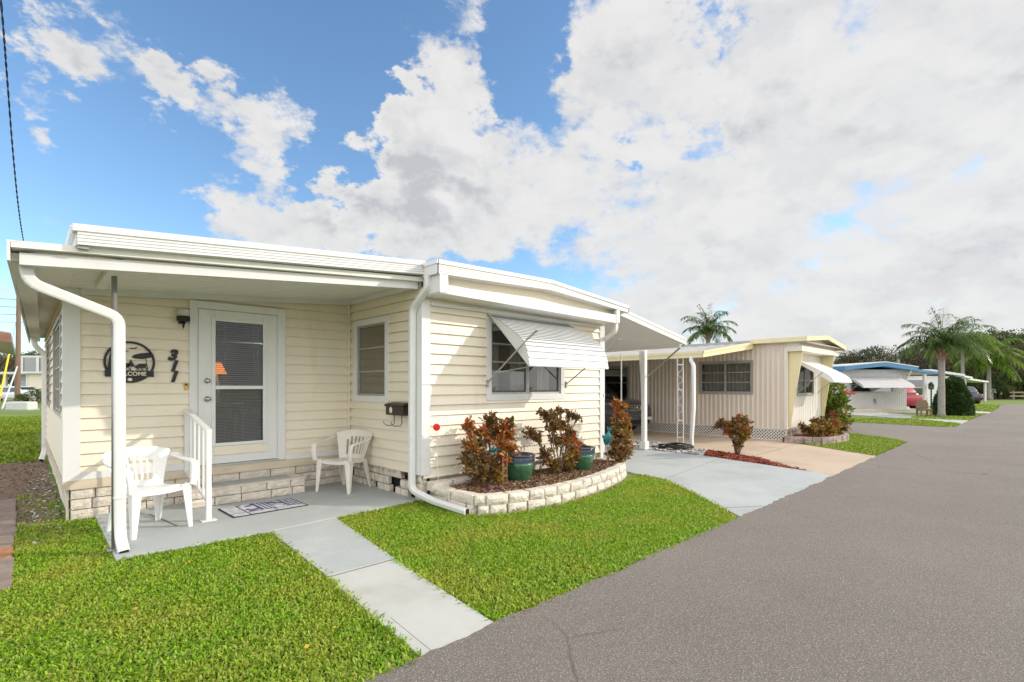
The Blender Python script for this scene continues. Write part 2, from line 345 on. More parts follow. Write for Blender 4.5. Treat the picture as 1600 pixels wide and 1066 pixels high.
# ------------------------------------------------------------------ camera, light, sky
cam = bpy.data.cameras.new('camera'); co = bpy.data.objects.new('camera', cam); COL.objects.link(co); S.camera = co
co.location = (0, 0, CAMZ); co.rotation_euler = (R(90), 0, R(YAW - 90))
cam.sensor_width = 36; cam.lens = 790 / 1600 * 36; cam.shift_y = 71 / 1600; cam.clip_start = .05; cam.clip_end = 2000
SUN = Vector((1.25, -1.0, .72)).normalized()
sl = bpy.data.lights.new('sun', 'SUN'); so = bpy.data.objects.new('sun', sl); COL.objects.link(so)
so.rotation_euler = SUN.to_track_quat('Z', 'Y').to_euler(); so.location = (20, -16, 12)
sl.energy = 2.0; sl.angle = R(.6); sl.color = (1., .93, .82)
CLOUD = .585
W = bpy.data.worlds.new('World'); S.world = W; W.use_nodes = True
N = W.node_tree.nodes; L = W.node_tree.links; N.clear()
out = N.new('ShaderNodeOutputWorld')
sky = N.new('ShaderNodeTexSky'); sky.sky_type = 'NISHITA'; sky.sun_disc = False
sky.sun_elevation = math.asin(SUN.z); sky.sun_rotation = math.atan2(SUN.x, SUN.y); sky.air_density = 1.; sky.dust_density = .4; sky.ozone_density = 2.
bg = N.new('ShaderNodeBackground'); bg.inputs[1].default_value = .15; sg = N.new('ShaderNodeMix'); sg.data_type = 'RGBA'; sg.blend_type = 'MULTIPLY'; sg.inputs[0].default_value = 1; L.new(sky.outputs[0], sg.inputs[6]); sg.inputs[7].default_value = (.86, 1.0, 1.07, 1); L.new(sg.outputs[2], bg.inputs[0])
tc = N.new('ShaderNodeTexCoord')
def vm(op, a, b=None):
    n = N.new('ShaderNodeVectorMath'); n.operation = op
    for i, x in enumerate((a, b)):
        if x is None: continue
        if hasattr(x, 'is_linked'): L.new(x, n.inputs[i])
        else: n.inputs[i].default_value = x
    return n
def ma(op, a, b=0., c=None, clamp=False):
    n = N.new('ShaderNodeMath'); n.operation = op; n.use_clamp = clamp
    for i, x in enumerate((a, b, c)):
        if x is None: continue
        if hasattr(x, 'is_linked'): L.new(x, n.inputs[i])
        else: n.inputs[i].default_value = x
    return n.outputs[0]
D = vm('NORMALIZE', tc.outputs['Generated']).outputs[0]
sp = N.new('ShaderNodeSeparateXYZ'); L.new(D, sp.inputs[0])
zz = ma('ADD', ma('MAXIMUM', sp.outputs[2], 0.), .16)
cb = N.new('ShaderNodeCombineXYZ'); L.new(ma('DIVIDE', sp.outputs[0], zz), cb.inputs[0]); L.new(ma('DIVIDE', sp.outputs[1], zz), cb.inputs[1])
def noise(vec, scale, det=8, rough=.58, off=(0, 0, 0), dist=0.):
    n = N.new('ShaderNodeTexNoise'); n.inputs['Scale'].default_value = scale; n.inputs['Detail'].default_value = det; n.inputs['Roughness'].default_value = rough
    n.inputs['Distortion'].default_value = dist
    L.new(vm('ADD', vec, off).outputs[0], n.inputs['Vector']); return n.outputs['Fac']
def sm(x, lo, hi, a=0., b=1.):
    n = N.new('ShaderNodeMapRange'); n.interpolation_type = 'SMOOTHSTEP'
    for i, v in enumerate((lo, hi, a, b)): n.inputs[i + 1].default_value = v
    L.new(x, n.inputs[0]); return n.outputs[0]
def skydir(u, v): return (FW + RT * ((u - 800) / 790) + Vector((0, 0, (604 - v) / 790))).normalized()
P0_ = vm('MULTIPLY', D, (3.3, 3.3, 5.2)).outputs[0]
big = noise(P0_, 1.6, 10, .60, (3.1, 7.7, 0), .15)
fine = noise(P0_, 5.5, 8, .62, (1.3, 2.7, 0), .2)
# ragged directions so that cloud banks have broken edges
nn = N.new('ShaderNodeTexNoise'); nn.inputs['Scale'].default_value = 3.2; nn.inputs['Detail'].default_value = 7; nn.inputs['Roughness'].default_value = .62; L.new(P0_, nn.inputs['Vector'])
sc_ = vm('SCALE', vm('SUBTRACT', nn.outputs['Color'], (.5, .5, .5)).outputs[0]); sc_.inputs['Scale'].default_value = .26
DR = vm('ADD', D, sc_.outputs[0]).outputs[0]
side = vm('DOT_PRODUCT', DR, tuple(RT)).outputs['Value']
fwd = vm('DOT_PRODUCT', D, tuple(FW)).outputs['Value']
bias = sm(side, -.24, .36, -.08, .38)
bias = ma('ADD', bias, sm(fwd, .35, -.1, 0, .35))
for u, v, r, s in ((300, 165, .13, .40), (425, 215, .11, .40), (265, 110, .08, .26), (690, 185, .17, .46), (620, 215, .13, .34), (60, 125, .11, .22), (130, 30, .12, .14), (75, 205, .06, .22),
                   (530, 50, .07, .24), (700, 40, .12, .24), (560, 345, .14, .26), (700, 330, .17, .3), (20, 440, .22, .25), (430, 120, .06, .16), (400, 350, .14, .34), (230, 310, .05, .12), (310, 355, .10, .24), (490, 340, .12, .3), (620, 345, .16, .34), (110, 110, .10, .24), (40, 60, .07, .2),
                   (850, 300, .17, .26), (760, 330, .14, .22), (480, 70, .05, .14), (900, 120, .14, .16)):
    dd = vm('DISTANCE', DR, tuple(skydir(u, v))).outputs['Value']
    bias = ma('ADD', bias, sm(dd, r, r * .15, 0, s))
for u, v, r, s in ((815, 90, .11, .34), (560, 90, .12, .24), (520, 250, .09, .2), (180, 290, .20, .22), (560, 150, .10, .2), (1090, 45, .05, .16), (990, 245, .05, .2), (1100, 230, .06, .2), (470, 285, .06, .1), (870, 205, .06, .12), (30, 30, .06, .12), (400, 20, .10, .15)):
    dd = vm('DISTANCE', DR, tuple(skydir(u, v))).outputs['Value']
    bias = ma('SUBTRACT', bias, sm(dd, r, r * .2, 0, s))
dens = ma('ADD', ma('ADD', ma('MULTIPLY', big, .86), ma('MULTIPLY', fine, .42)), bias)
alpha = sm(dens, .76, .98)
thick = sm(dens, .95, 1.35)
# lit side towards the sun, grey undersides away from it
off_ = (3.1 + SUN.x * .10, 7.7 + SUN.y * .10, .16)
big2 = noise(P0_, 1.6, 5, .55, off_, .15)
rel = sm(ma('SUBTRACT', big2, big), -.02, .10)
wisp = sm(noise(P0_, 3.1, 9, .62, (9.2, 1.4, 0), .3), .36, .66)
sh = ma('MULTIPLY', ma('ADD', ma('MULTIPLY', rel, .7), ma('MULTIPLY', wisp, .6)), sm(thick, 0, 1, .3, 1.), clamp=True)
mx = N.new('ShaderNodeMix'); mx.data_type = 'RGBA'; L.new(sh, mx.inputs[0]); mx.inputs[6].default_value = (1.0, .99, .975, 1); mx.inputs[7].default_value = (.66, .67, .705, 1)
# clouds overhead and behind the viewer brightened as added fill light for the porch
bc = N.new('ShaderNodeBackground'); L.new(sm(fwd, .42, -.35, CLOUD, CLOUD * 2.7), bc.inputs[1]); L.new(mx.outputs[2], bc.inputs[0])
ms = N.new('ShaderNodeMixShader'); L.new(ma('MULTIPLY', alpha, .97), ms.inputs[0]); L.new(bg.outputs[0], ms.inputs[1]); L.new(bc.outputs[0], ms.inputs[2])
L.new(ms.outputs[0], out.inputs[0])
S.view_settings.view_transform = 'Standard'; S.view_settings.look = 'None'; S.view_settings.exposure = .55; S.view_settings.gamma = 1.

# ------------------------------------------------------------------ ground and paving
def sheet(name, poly, z, m, kind='structure'):
    b = MB(); b.add([(x, y, z) for x, y in poly], [tuple(range(len(poly)))])
    o = b.build(name, m); 
    if o.data.polygons[0].normal.z < 0: o.data.flip_normals()
    return struct(o, kind)
def slab(name, poly, z, m, t=.12):
    b = MB(); b.prism(poly, 'z', z - t, z); o = b.build(name, m, bevel=.003); return struct(o)
M['ground'] = mat('ground_turf', (.16, .22, .03), .95, .2, .6, .5, 20, stain=((.15, .14, .06), .25, .5, .75))
sheet('ground', [(-700, -700), (700, -700), (700, 900), (-700, 900)], -.012, M['ground'])
road_edge = [(-40, 2.2), (0.2, 2.2), (1.45, 2.24), (2.03, 2.26), (3.1, 2.235), (4.2, 2.26), (5.5, 2.24), (7., 2.23), (9.2, 2.24), (12.4, 2.26), (16.1, 2.28)]
wob = []
for (x0, y0), (x1, y1) in zip(road_edge, road_edge[1:]):
    k = max(1, int((x1 - x0) / .055)) if x0 > -1 else 4
    wob += [(x0 + (x1 - x0) * i / k, y0 + (y1 - y0) * i / k + (rng.uniform(-.016, .016) + .012 * math.sin(i * .37 + x0) if 0 < i and x0 > -1 else 0)) for i in range(k)]
rp = [(-40, -6.)] + wob + [(16.6, 2.45), (17.2, 2.95), (17.9, 3.8), (18.6, 5.2), (19.5, 8), (20.5, 14), (23, 40), (31, 40), (26.5, 14), (24.4, 8), (23.6, 5.2), (23.2, 3.2), (23.0, 2.3), (23.4, 1.98), (28, 1.95), (33.1, 1.9), (36, 1.74), (46, 1.75), (52.5, 1.9), (56, 1.6), (56, -6.)]
b = MB(); b.prism(rp, 'z', -.10, .017); struct(b.build('road', M['asphalt']))
# porch slab, front path, driveways
slab('porch_slab', [(.53, 5.2), (1.72, 5.16), (2.41, 5.22), (3.54, 5.30), (3.54, 7.2), (.55, 7.2)], .03, M['slab'])
slab('upper_path', [(1.62, 3.66), (2.185, 3.665), (2.405, 5.215), (1.72, 5.155)], .022, M['slab'], .1)
slab('lower_path', [(1.49, 2.15), (2.02, 2.15), (2.183, 3.652), (1.619, 3.647)], .013, M['path'], .1)
# joints and hairline cracks cut in the paving
b = MB(); b.bar((.98, 6.75, .0325), (1.10, 5.98, .0325), .014, .004); b.bar((1.62, 3.650, .0135), (2.184, 3.655, .0135), .009, .003)
b.bar((1.57, 2.262, .0132), (1.615, 2.75, .0132), .002, .002); b.bar((.57, 5.98, .0302), (3.5, 5.99, .0302), .003, .002)
struct(b.build('paving_joints', M['crack']))
grey_left = [(7.25, 4.75), (7.16, 4.5), (7.03, 3.95), (6.55, 3.32), (5.86, 2.54), (5.55, 2.15)]
grey_right = [(9.24, 2.15), (9.46, 2.6), (9.7, 3.5), (10.03, 4.72), (10.1, 7.0), (10.1, 16)]
slab('grey_driveway', grey_left[::-1] + [(7.25, 16)] + grey_right[::-1], .012, M['drive'])
b = MB(); b.bar((7.03, 3.95, .0122), (9.99, 4.35, .0122), .007, .002); b.bar((5.86, 2.54, .0122), (6.3, 2.26, .0122), .008, .004)
b.bar((12.45, 4.05, .0122), (10.55, 4.0, .0122), .010, .004); b.bar((12.45, 4.05, .0122), (14.2, 4.15, .0122), .010, .004); b.bar((12.45, 4.05, .0122), (12.55, 4.5, .0122), .008, .004)
struct(b.build('driveway_joints', M['crack']))
tan_left = [(9.28, 2.15), (9.47, 2.67), (9.68, 2.97), (10.47, 3.79), (10.98, 5.1), (11.0, 5.4), (11.6, 7.0), (11.6, 16)]
slab('tan_driveway', tan_left + [(14.55, 16), (14.55, 4.55), (14.25, 4.5), (13.9, 4.25), (12.44, 2.27)][:0] + [(14.4, 16), (14.4, 4.5), (13.95, 4.3), (12.47, 2.15)], .0115, M['tandrive'])
sheet('gravel_bed', [(10.03, 4.72), (11.0, 5.1), (11.0, 5.4), (11.6, 7.), (11.6, 16), (10.1, 16), (10.1, 7)], .006, M['gravel'], 'structure')
redbed = [(9.46, 2.62), (9.7, 3.5), (10.03, 4.74), (10.98, 5.1), (10.47, 3.79), (9.68, 2.97)]
sheet('red_mulch_bed', redbed, .012, M['redmulchbed'])
def chips(name, poly, n, size, m, z=.01, label=None, holes=(), hill=None, asp=3.):
    p = scatter(poly, n, holes); k = len(p)
    a = nrg.uniform(0, 2 * np.pi, k); t = nrg.uniform(-.5, .5, k); le = size * nrg.uniform(.5, 1.4, k); w = le / asp * nrg.uniform(.6, 1.5, k)
    zz_ = z + nrg.uniform(0, size * .45, k)
    if hill: zz_ = zz_ + hill(p)
    dx, dy = np.cos(a), np.sin(a); V = np.zeros((k, 4, 3))
    for q, (i, j) in enumerate(((-1, -1), (1, -1), (1, 1), (-1, 1))):
        V[:, q, 0] = p[:, 0] + dx * le * i / 2 - dy * w * j / 2; V[:, q, 1] = p[:, 1] + dy * le * i / 2 + dx * w * j / 2
        V[:, q, 2] = zz_ + le * .5 * i * np.sin(t) + w * .3 * j * np.sin(t * 1.7)
    o = npmesh(name, V.reshape(-1, 3), np.arange(k * 4), np.full(k, 4), m)
    o['kind'] = 'stuff'; return o
chips('red_wood_mulch', redbed, 1600, .05, M['redchip'], .014)
chips('white_gravel', [(10.05, 4.9), (10.95, 5.1), (11.0, 5.4), (11.55, 7.), (11.6, 11), (10.12, 11), (10.1, 7)], 900, .055, M['pebble'], .008, asp=1.4)

# lawns
left_lawn = [(-3.5, 2.22), (.2, 2.21), (1.49, 2.25), (1.612, 3.65), (1.715, 5.15), (.54, 5.19), (.54, 7.1), (.30, 7.1), (.30, 9.2), (-3.5, 9.2)]
right_lawn = [(2.04, 2.27), (3.1, 2.24), (5.5, 2.25), (5.85, 2.56), (6.53, 3.33), (7.02, 3.96), (7.14, 4.5), (6.7, 4.28), (6.15, 4.1), (5.65, 4.02), (5.13, 3.94), (4.66, 3.91), (4.3, 3.95), (3.98, 4.02), (3.53, 4.26), (3.50, 5.26), (2.42, 5.2), (2.19, 3.66)]
sheet('lawn_soil', left_lawn, -.004, M['soil']); sheet('lawn_soil_bank', right_lawn, -.004, M['soil'])
dirt = [(-3.5, 13.6), (.28, 13.4), (.28, 7.0), (.33, 6.3), (.1, 6.15), (-.05, 6.4), (-.12, 7), (-3.5, 7)]
sheet('bare_ground', dirt, .000, M['dirt'])
def lawn(name, poly, dens, le, w, m, holes=(), sparse=None, z=-.006):
    p = scatter(poly, dens, holes)
    if sparse is not None:
        f = np.array([sparse(x, y) for x, y in p]); p = p[nrg.uniform(0, 1, len(p)) < f]
    o = blades(name, np.c_[p, np.full(len(p), z)], le, w, m); o['kind'] = 'stuff'; return o
def sparse_left(x, y):
    if y < 5.9: return 1.
    n = math.sin(x * 9 + y * 3) * .5 + math.sin(x * 4 - y * 5.3) * .5
    t = max(0., 1 - (y - 5.9) * .55)
    return max(.05, min(1, t + .25 * n)) if x > -.08 else .35 * t
nearL = [(-1.2, 2.22), (.2, 2.21), (1.49, 2.25), (1.612, 3.65), (1.715, 5.15), (.54, 5.19), (.54, 7.1), (.30, 7.1), (.30, 9.2), (-1.2, 9.2)]
lawn('front_lawn', nearL, 13000, .030, .0088, M['grass'], sparse=sparse_left)
lawn('front_lawn_far_part', [(-3.5, 2.22), (-1.2, 2.21), (-1.2, 6.0), (-3.5, 6.0)], 2500, .055, .014, M['grass'])
lawn('side_lawn', right_lawn, 12000, .029, .0088, M['grass'])
# taller tufts spilling over paving edges
def fringe(name, pts, n, le, m, w=.009):
    P = []
    for (x0, y0), (x1, y1) in zip(pts, pts[1:]):
        k = int(math.hypot(x1 - x0, y1 - y0) * n); t = nrg.uniform(0, 1, k)
        P.append(np.c_[x0 + (x1 - x0) * t + nrg.normal(0, .024, k), y0 + (y1 - y0) * t + nrg.normal(0, .024, k), np.zeros(k)])
    o = blades(name, np.concatenate(P), le, w, m, lean=1.); o['kind'] = 'stuff'; return o
fringe('edge_grass', [(-1, 2.22), (.2, 2.215), (1.48, 2.25), (1.61, 3.65), (1.71, 5.14), (.54, 5.19), (.54, 6.9)], 260, .040, M['grass'])
fringe('edge_grass_bank', [(2.41, 5.2), (2.2, 3.66), (2.05, 2.28), (3.1, 2.25), (5.5, 2.25), (5.85, 2.55), (6.53, 3.32), (7.03, 3.95), (7.13, 4.45)], 260, .038, M['grass'])
fringe('edge_grass_wall', [(2.41, 5.2), (3.5, 5.27), (3.5, 4.24), (3.98, 4.0), (4.66, 3.9), (5.65, 4.02), (6.7, 4.27)], 300, .045, M['grass'])
# back lawn on the left, neighbour's lawn, lawns down the street
lawn('back_lawn', [(-9, 13.4), (.28, 13.2), (.2, 20), (1.5, 33), (-9, 33)], 420, .07, .03, M['fargrass'])
lawn('neighbour_lawn', [(12.5, 2.3), (16.1, 2.3), (16.6, 2.47), (17.2, 2.97), (17.9, 3.85), (18.4, 5.0), (17.6, 5.4), (15.9, 3.5), (14.0, 3.6), (13.9, 4.2)], 2600, .05, .016, M['fargrass'])
bl = [(23.1, 2.35), (23.3, 3.2), (23.7, 5.2), (24.5, 8), (25.2, 10), (27.2, 9), (26.2, 5.6), (28.0, 3.9), (25.6, 2.0), (23.5, 2.0)]
lawn('corner_lawn', bl, 700, .07, .03, M['fargrass'])
lawn('street_lawn', [(28.2, 1.97), (33.1, 1.93), (36, 1.76), (34.5, 2.6), (31.5, 3.6), (29.5, 4.0), (28.3, 3.8)], 700, .07, .03, M['fargrass'])
lawn('far_street_lawn', [(38.5, 1.77), (46, 1.77), (52, 1.92), (54, 3.4), (44, 3.4), (39.5, 2.5)], 350, .09, .05, M['fargrass'])
slab('pale_driveway', [(25.6, 2.0), (28.2, 1.98), (31.5, 4.3), (34, 6.5), (31, 8), (28.1, 4.0)], .02, M['path'])
slab('far_driveway', [(36.0, 1.77), (38.5, 1.77), (42, 4), (44, 8), (40, 8), (36.5, 2.6)], .02, M['path'])
# fallen leaves
p = np.concatenate([scatter(left_lawn, 3.0), scatter(right_lawn, 2.2)]); d = nrg.normal(size=(len(p), 3)); d[:, 2] = abs(d[:, 2]) * .15
V, lo, sz = leaves(np.c_[p, np.full(len(p), .036)], d, .032, .02, .1); o = npmesh('fallen_leaves', V, lo, sz, M['deadleaf']); o['kind'] = 'stuff'
# pebbles and litter along the left wall
o = chips('loose_stones', [(-.1, 5.9), (.32, 6.2), (.30, 12), (.05, 12), (-.05, 7)], 150, .022, M['pebble'], .004, asp=1.3)
chips('leaf_litter', [(-.4, 6.3), (.30, 6.3), (.30, 13.2), (-.4, 13.2)], 260, .035, M['chip'], .003)
# paver walk at the left edge
t = T('paver_walk', 'worn concrete paver walk with one reddish brick at the left edge of the front lawn', 'paved walk', (-.5, 6.5, 0))
y = 5.0
for k in range(9):
    bb = MB(); bb.box(-.95, -.055 - rng.uniform(0, .02), y, y + .42, -.04, .02 + rng.uniform(0, .008)); bb.build('paver', M['redpaver' if k == 2 else 'paver'], t, bevel=.012, label='reddish paver' if k == 2 else None); y += .435

# ------------------------------------------------------------------ main home
def lap(b, P, u0, u1, z0, z1, holes=(), course=.128, t=.024, zs=None):
    """lap siding: sawtooth courses. P(u, z, o) -> xyz, o = outward offset. holes: (u0,u1,z0,z1)"""
    zs = z0 if zs is None else zs; k = math.floor((z0 - zs) / course)
    while zs + k * course < z1 - 1e-6:
        za, zb = zs + k * course, zs + (k + 1) * course
        cuts = sorted({max(za, z0), min(zb, z1)} | {z for h in holes for z in h[2:] if max(za, z0) < z < min(zb, z1)})
        for p, q in zip(cuts, cuts[1:]):
            us = [(u0, u1)]
            for h in holes:
                if h[2] < q - 1e-6 and h[3] > p + 1e-6:
                    us = [x for a, c in us for x in ((a, min(c, h[0])), (max(a, h[1]), c)) if x[1] - x[0] > 1e-4]
            f = lambda z: t * (zb - z) / course
            for a, c in us:
                b.quad(P(a, p, f(p)), P(c, p, f(p)), P(c, q, f(q)), P(a, q, f(q)))
                if abs(p - za) < 1e-6: b.quad(P(a, p + .004, 0), P(c, p + .004, 0), P(c, p, t), P(a, p, t))
        k += 1
def backing(b, P, u0, u1, z0, z1, holes, o=-.06):
    zz_ = sorted({z0, z1} | {z for h in holes for z in h[2:]})
    for p, q in zip(zz_, zz_[1:]):
        us = [(u0, u1)]
        for h in holes:
            if h[2] < q - 1e-6 and h[3] > p + 1e-6:
                us = [x for a, c in us for x in ((a, min(c, h[0])), (max(a, h[1]), c)) if x[1] - x[0] > 1e-4]
        for a, c in us: b.quad(P(a, p, o), P(c, p, o), P(c, q, o), P(a, q, o))

XL, XR, XE, YP, YF, YB = .312, 3.5, 7.19, 7.12, 5.212, 14.5
H = T('mobile_home', 'cream lap-sided mobile home with covered porch and ribbed white window awning, nearest building', 'mobile home', (3.7, 8.0, 0))
Pp = lambda u, z, o: (u, YP - o, z)          # porch wall
Pr = lambda u, z, o: (XR - o, u, z)          # return wall, faces -X
Pf = lambda u, z, o: (u, YF - o, z)          # street wall
Pl = lambda u, z, o: (XL - o, u, z)          # left wall
Pe = lambda u, z, o: (XE + o, u, z)          # right wall
door_hole = [(1.49, 2.465, .44, 2.40)]
b = MB(); lap(b, Pp, XL, XR, .43, 2.75, door_hole, zs=.45); backing(b, Pp, XL, XR, .0, 2.75, door_hole, -.05); b.build('porch_wall', M['siding'], H)
rh = [(6.05, 6.90, 1.27, 2.34)]
b = MB(); lap(b, Pr, YF, YP, .345, 2.72, rh, zs=.345); backing(b, Pr, YF, YP, .345, 2.72, rh); b.build('return_wall', M['siding'], H)
fh = [(4.60, 6.07, 1.31, 2.32)]
b = MB(); lap(b, Pf, XR, XE, .30, 2.60, fh, zs=.303); backing(b, Pf, XR, XE, .0, 2.6, fh); b.build('street_wall', M['siding'], H)
lh = [(7.75, 9.55, 1.12, 2.22), (11.2, 12.6, 1.12, 2.22)]
b = MB(); lap(b, Pl, YP, YB, .43, 2.49, lh, zs=.45); backing(b, Pl, YP, YB, .0, 2.49, lh); b.build('side_wall', M['siding'], H)
b = MB(); lap(b, Pe, YF, 17, .30, 2.6, (), zs=.303); backing(b, Pe, YF, 17, 0, 2.6, ()); b.build('carport_wall', M['siding'], H)
b = MB(); b.quad((XL, YB, 0), (XR, YB, 0), (XR, YB, 2.73), (XL, YB, 2.49)); b.quad((XR, 17, 0), (XE, 17, 0), (XE, 17, 2.76), (XR, 17, 2.76)); b.quad((XR, YB, 0), (XR, 17, 0), (XR, 17, 2.76), (XR, YB, 2.76)); b.build('rear_wall', M['siding'], H)
b = MB(); b.quad((XL, YP, .44), (XE, YP, .44), (XE, 17, .44), (XL, 17, .44)); b.quad((XR, YF, .30), (XE, YF, .30), (XE, YP, .30), (XR, YP, .30)); b.build('floor', M['brownwood'], H)
ceil = lambda x: 2.45 + .0735 * x
# trim
b = MB()
b.box(XL - .028, XL + .115, YP - .027, YP + .0, .43, 2.475); b.box(XL - .028, XL - .001, YP + .0005, YP + .10, .43, 2.46)
b.build('corner_trim', M['trim'], H)
b = MB(); b.box(3.472, 3.60, YF - .028, YF - .0005, .345, 2.5); b.box(3.472, 3.499, YF + .0005, YF + .11, .345, 2.515); b.build('corner_trim', M['trim'], H)
b = MB(); b.box(7.09, 7.219, YF - .028, YF - .0005, .30, 2.47); b.box(7.191, 7.219, YF + .0005, YF + .1, .30, 2.47); b.build('corner_trim', M['trim'], H)
b = MB(); b.box(3.45, 3.482, YP - .045, YP - .014, .44, 2.63); b.build('inside_corner_trim', M['siding'], H)
b = MB(); b.prism([(XL + .116, 2.41), (3.47, 2.635), (3.47, ceil(3.47)), (XL + .116, ceil(XL + .116))], 'y', YP - .042, YP - .0255); b.build('frieze', M['trim'], H)
b = MB(); b.box(3.448, 3.4745, 5.33, YP - .04, 2.635, 2.70); b.build('frieze', M['trim'], H)
b = MB(); b.box(3.601, 7.089, YF - .042, YF - .0255, 2.43, 2.475); b.build('frieze', M['trim'], H)
for x0, x1 in ((XL + .116, 1.425), (2.55, XR - .02)): MB().box(x0, x1, YP - .034, YP - .0252, .432, .508).build('starter_strip', M['trim'], H)
b = MB(); b.box(XL - .03, 3.48, YP - .038, YP, .335, .43); b.box(XL - .03, XL, YP, YB, .335, .43); b.build('sill_board', M['sillboard'], H)
# block skirting
def blockwall(b, P, u0, u1, courses, hgt, lw, z0=0., gap=.011, jut=.012, vents=(), seed=1):
    r = random.Random(seed)
    for k in range(courses):
        za = z0 + k * hgt; u = u0 - (lw * .5 if k % 2 else r.uniform(0, lw * .3))
        while u < u1:
            w = lw * r.uniform(.72, 1.18); a, c = max(u, u0), min(u + w - gap, u1)
            if c - a > .03 and not (vents == 'open' and r.random() < .22):
                o = jut * r.uniform(.5, 1.4); n = 5
                top = []
                # rough split face: a small grid of jittered points
                m_ = 3; vs = []
                for j in range(m_ + 1):
                    for i in range(n + 1):
                        e = i in (0, n) or j in (0, m_)
                        vs.append(P(a + (c - a) * i / n, za + gap / 2 + (hgt - gap) * j / m_, o * (.45 if e else 1 + r.uniform(-.5, .6))))
                fs = [(j * (n + 1) + i, j * (n + 1) + i + 1, (j + 1) * (n + 1) + i + 1, (j + 1) * (n + 1) + i) for j in range(m_) for i in range(n)]
                b.add(vs, fs)
                q0, q1 = za + gap / 2, za + hgt - gap / 2
                A = [P(a, q0, -.05), P(c, q0, -.05), P(c, q1, -.05), P(a, q1, -.05)]; B = [P(a, q0, o * .45), P(c, q0, o * .45), P(c, q1, o * .45), P(a, q1, o * .45)]
                for i in range(4): b.quad(A[i], A[(i + 1) % 4], B[(i + 1) % 4], B[i])
            u += w
b = MB(); blockwall(b, lambda u, z, o: (u, YP - .005 - o, z), XL + .04, XR, 3, .112, .36, seed=3)
b.cur = 1; b.quad((XL + .035, YP + .012, 0), (XR, YP + .012, 0), (XR, YP + .012, .336), (XL + .035, YP + .012, .336)); b.quad((XL + .035, YP + .012, 0), (XL + .035, YB, 0), (XL + .035, YB, .336), (XL + .035, YP + .012, .336))
b.build('skirting', [M['block'], M['mortar']], H)
b = MB(); blockwall(b, lambda u, z, o: (XL + .03 - o, u, z), YP + .05, YB, 3, .112, .36, seed=8); b.build('skirting', M['block'], H)
b = MB(); blockwall(b, lambda u, z, o: (XR + .02 - o, u, z), 5.24, YP - .02, 3, .115, .165, vents='open', jut=.016, seed=21)
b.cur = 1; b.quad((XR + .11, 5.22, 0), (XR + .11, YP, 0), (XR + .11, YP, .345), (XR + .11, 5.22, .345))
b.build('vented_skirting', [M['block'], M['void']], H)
# roofs
slope = .0815
def zb(x): return 2.335 + slope * (x + .03)
b = MB(); b.prism([(-.03, zb(-.03)), (3.45, zb(3.45)), (3.45, zb(3.45) + .088), (-.03, zb(-.03) + .088)], 'y', 5.23, 5.30); b.build('porch_beam', M['trim'], H)
b = MB()
for d0, d1, x1 in ((0, .05, .08),):
    b.add([(-.075, 5.17, ceil(-.075)), (3.5, 5.17, ceil(3.5)), (3.5, YB + .2, ceil(3.5)), (x1, YB + .2, ceil(-.075)),
           (-.075, 5.17, ceil(-.075) + .05), (3.5, 5.17, ceil(3.5) + .05), (3.5, YB + .2, ceil(3.5) + .05), (x1, YB + .2, ceil(-.075) + .05)],
          [(0, 1, 2, 3), (4, 5, 6, 7), (0, 1, 5, 4), (1, 2, 6, 5), (2, 3, 7, 6), (3, 0, 4, 7)])
b.build('porch_roof', M['ceiling'], H)
b = MB(); k = 15
for i in range(k):   # ceiling panel seams
    yy = 5.42 + i * .12; b.bar((.32, yy, ceil(.32) - .0015), (3.46, yy, ceil(3.46) - .0015), .006, .003)
b.build('ceiling_seam', M['soffit'], H)
b = MB(); b.add([(-.095, 5.165, 2.345), (.06, YB + .2, 2.345), (.06, YB + .2, 2.495), (-.095, 5.165, 2.495), (-.078, 5.165, 2.345), (.079, YB + .2, 2.345), (.079, YB + .2, 2.495), (-.078, 5.165, 2.495)],
        [(0, 1, 2, 3), (4, 5, 6, 7), (0, 1, 5, 4), (1, 2, 6, 5), (2, 3, 7, 6), (3, 0, 4, 7)]); b.build('eave_fascia', M['trim'], H)
b = MB(); b.add([(-.077, 5.31, 2.37), (.09, YB, 2.37), (.23, YB, 2.37), (.06, 5.31, 2.37), (-.077, 5.31, 2.43), (.09, YB, 2.43), (.23, YB, 2.43), (.06, 5.31, 2.43)],
        [(0, 1, 2, 3), (4, 5, 6, 7), (0, 1, 5, 4), (1, 2, 6, 5), (2, 3, 7, 6), (3, 0, 4, 7)]); b.build('eave_gutter', M['soffit'], H)
def fascia(b, pts, y, n=4):
    """grooved metal fascia strip following (x, zbottom, ztop) points"""
    for (x0, a0, c0), (x1, a1, c1) in zip(pts, pts[1:]):
        for k in range(n):
            f0, f1 = k / n, (k + 1) / n; g = .004 if k < n - 1 else 0
            h0, h1 = c0 - a0, c1 - a1
            b.add([(x0, y, a0 + h0 * f0), (x1, y, a1 + h1 * f0), (x1, y, a1 + h1 * f1 - g), (x0, y, a0 + h0 * f1 - g), (x0, y + .03, a0 + h0 * f0), (x1, y + .03, a1 + h1 * f0), (x1, y + .03, a1 + h1 * f1 - g), (x0, y + .03, a0 + h0 * f1 - g)],
                  [(0, 1, 2, 3), (0, 1, 5, 4), (3, 2, 6, 7), (0, 3, 7, 4), (1, 2, 6, 5)])
ur = lambda x: 2.515 + .0815 * (x - .28)
b = MB(); b.prism([(.28, ur(.28)), (3.47, ur(3.47)), (3.47, ur(3.47) + .15), (.28, ur(.28) + .15)], 'y', 5.13, YB); b.build('roof_over', M['roofpan'], H)
b = MB(); fascia(b, [(.29, ur(.28) + .005, ur(.28) + .108), (3.452, ur(3.452) + .005, ur(3.452) + .108)], 5.099); b.build('roof_fascia', M['trim'], H)
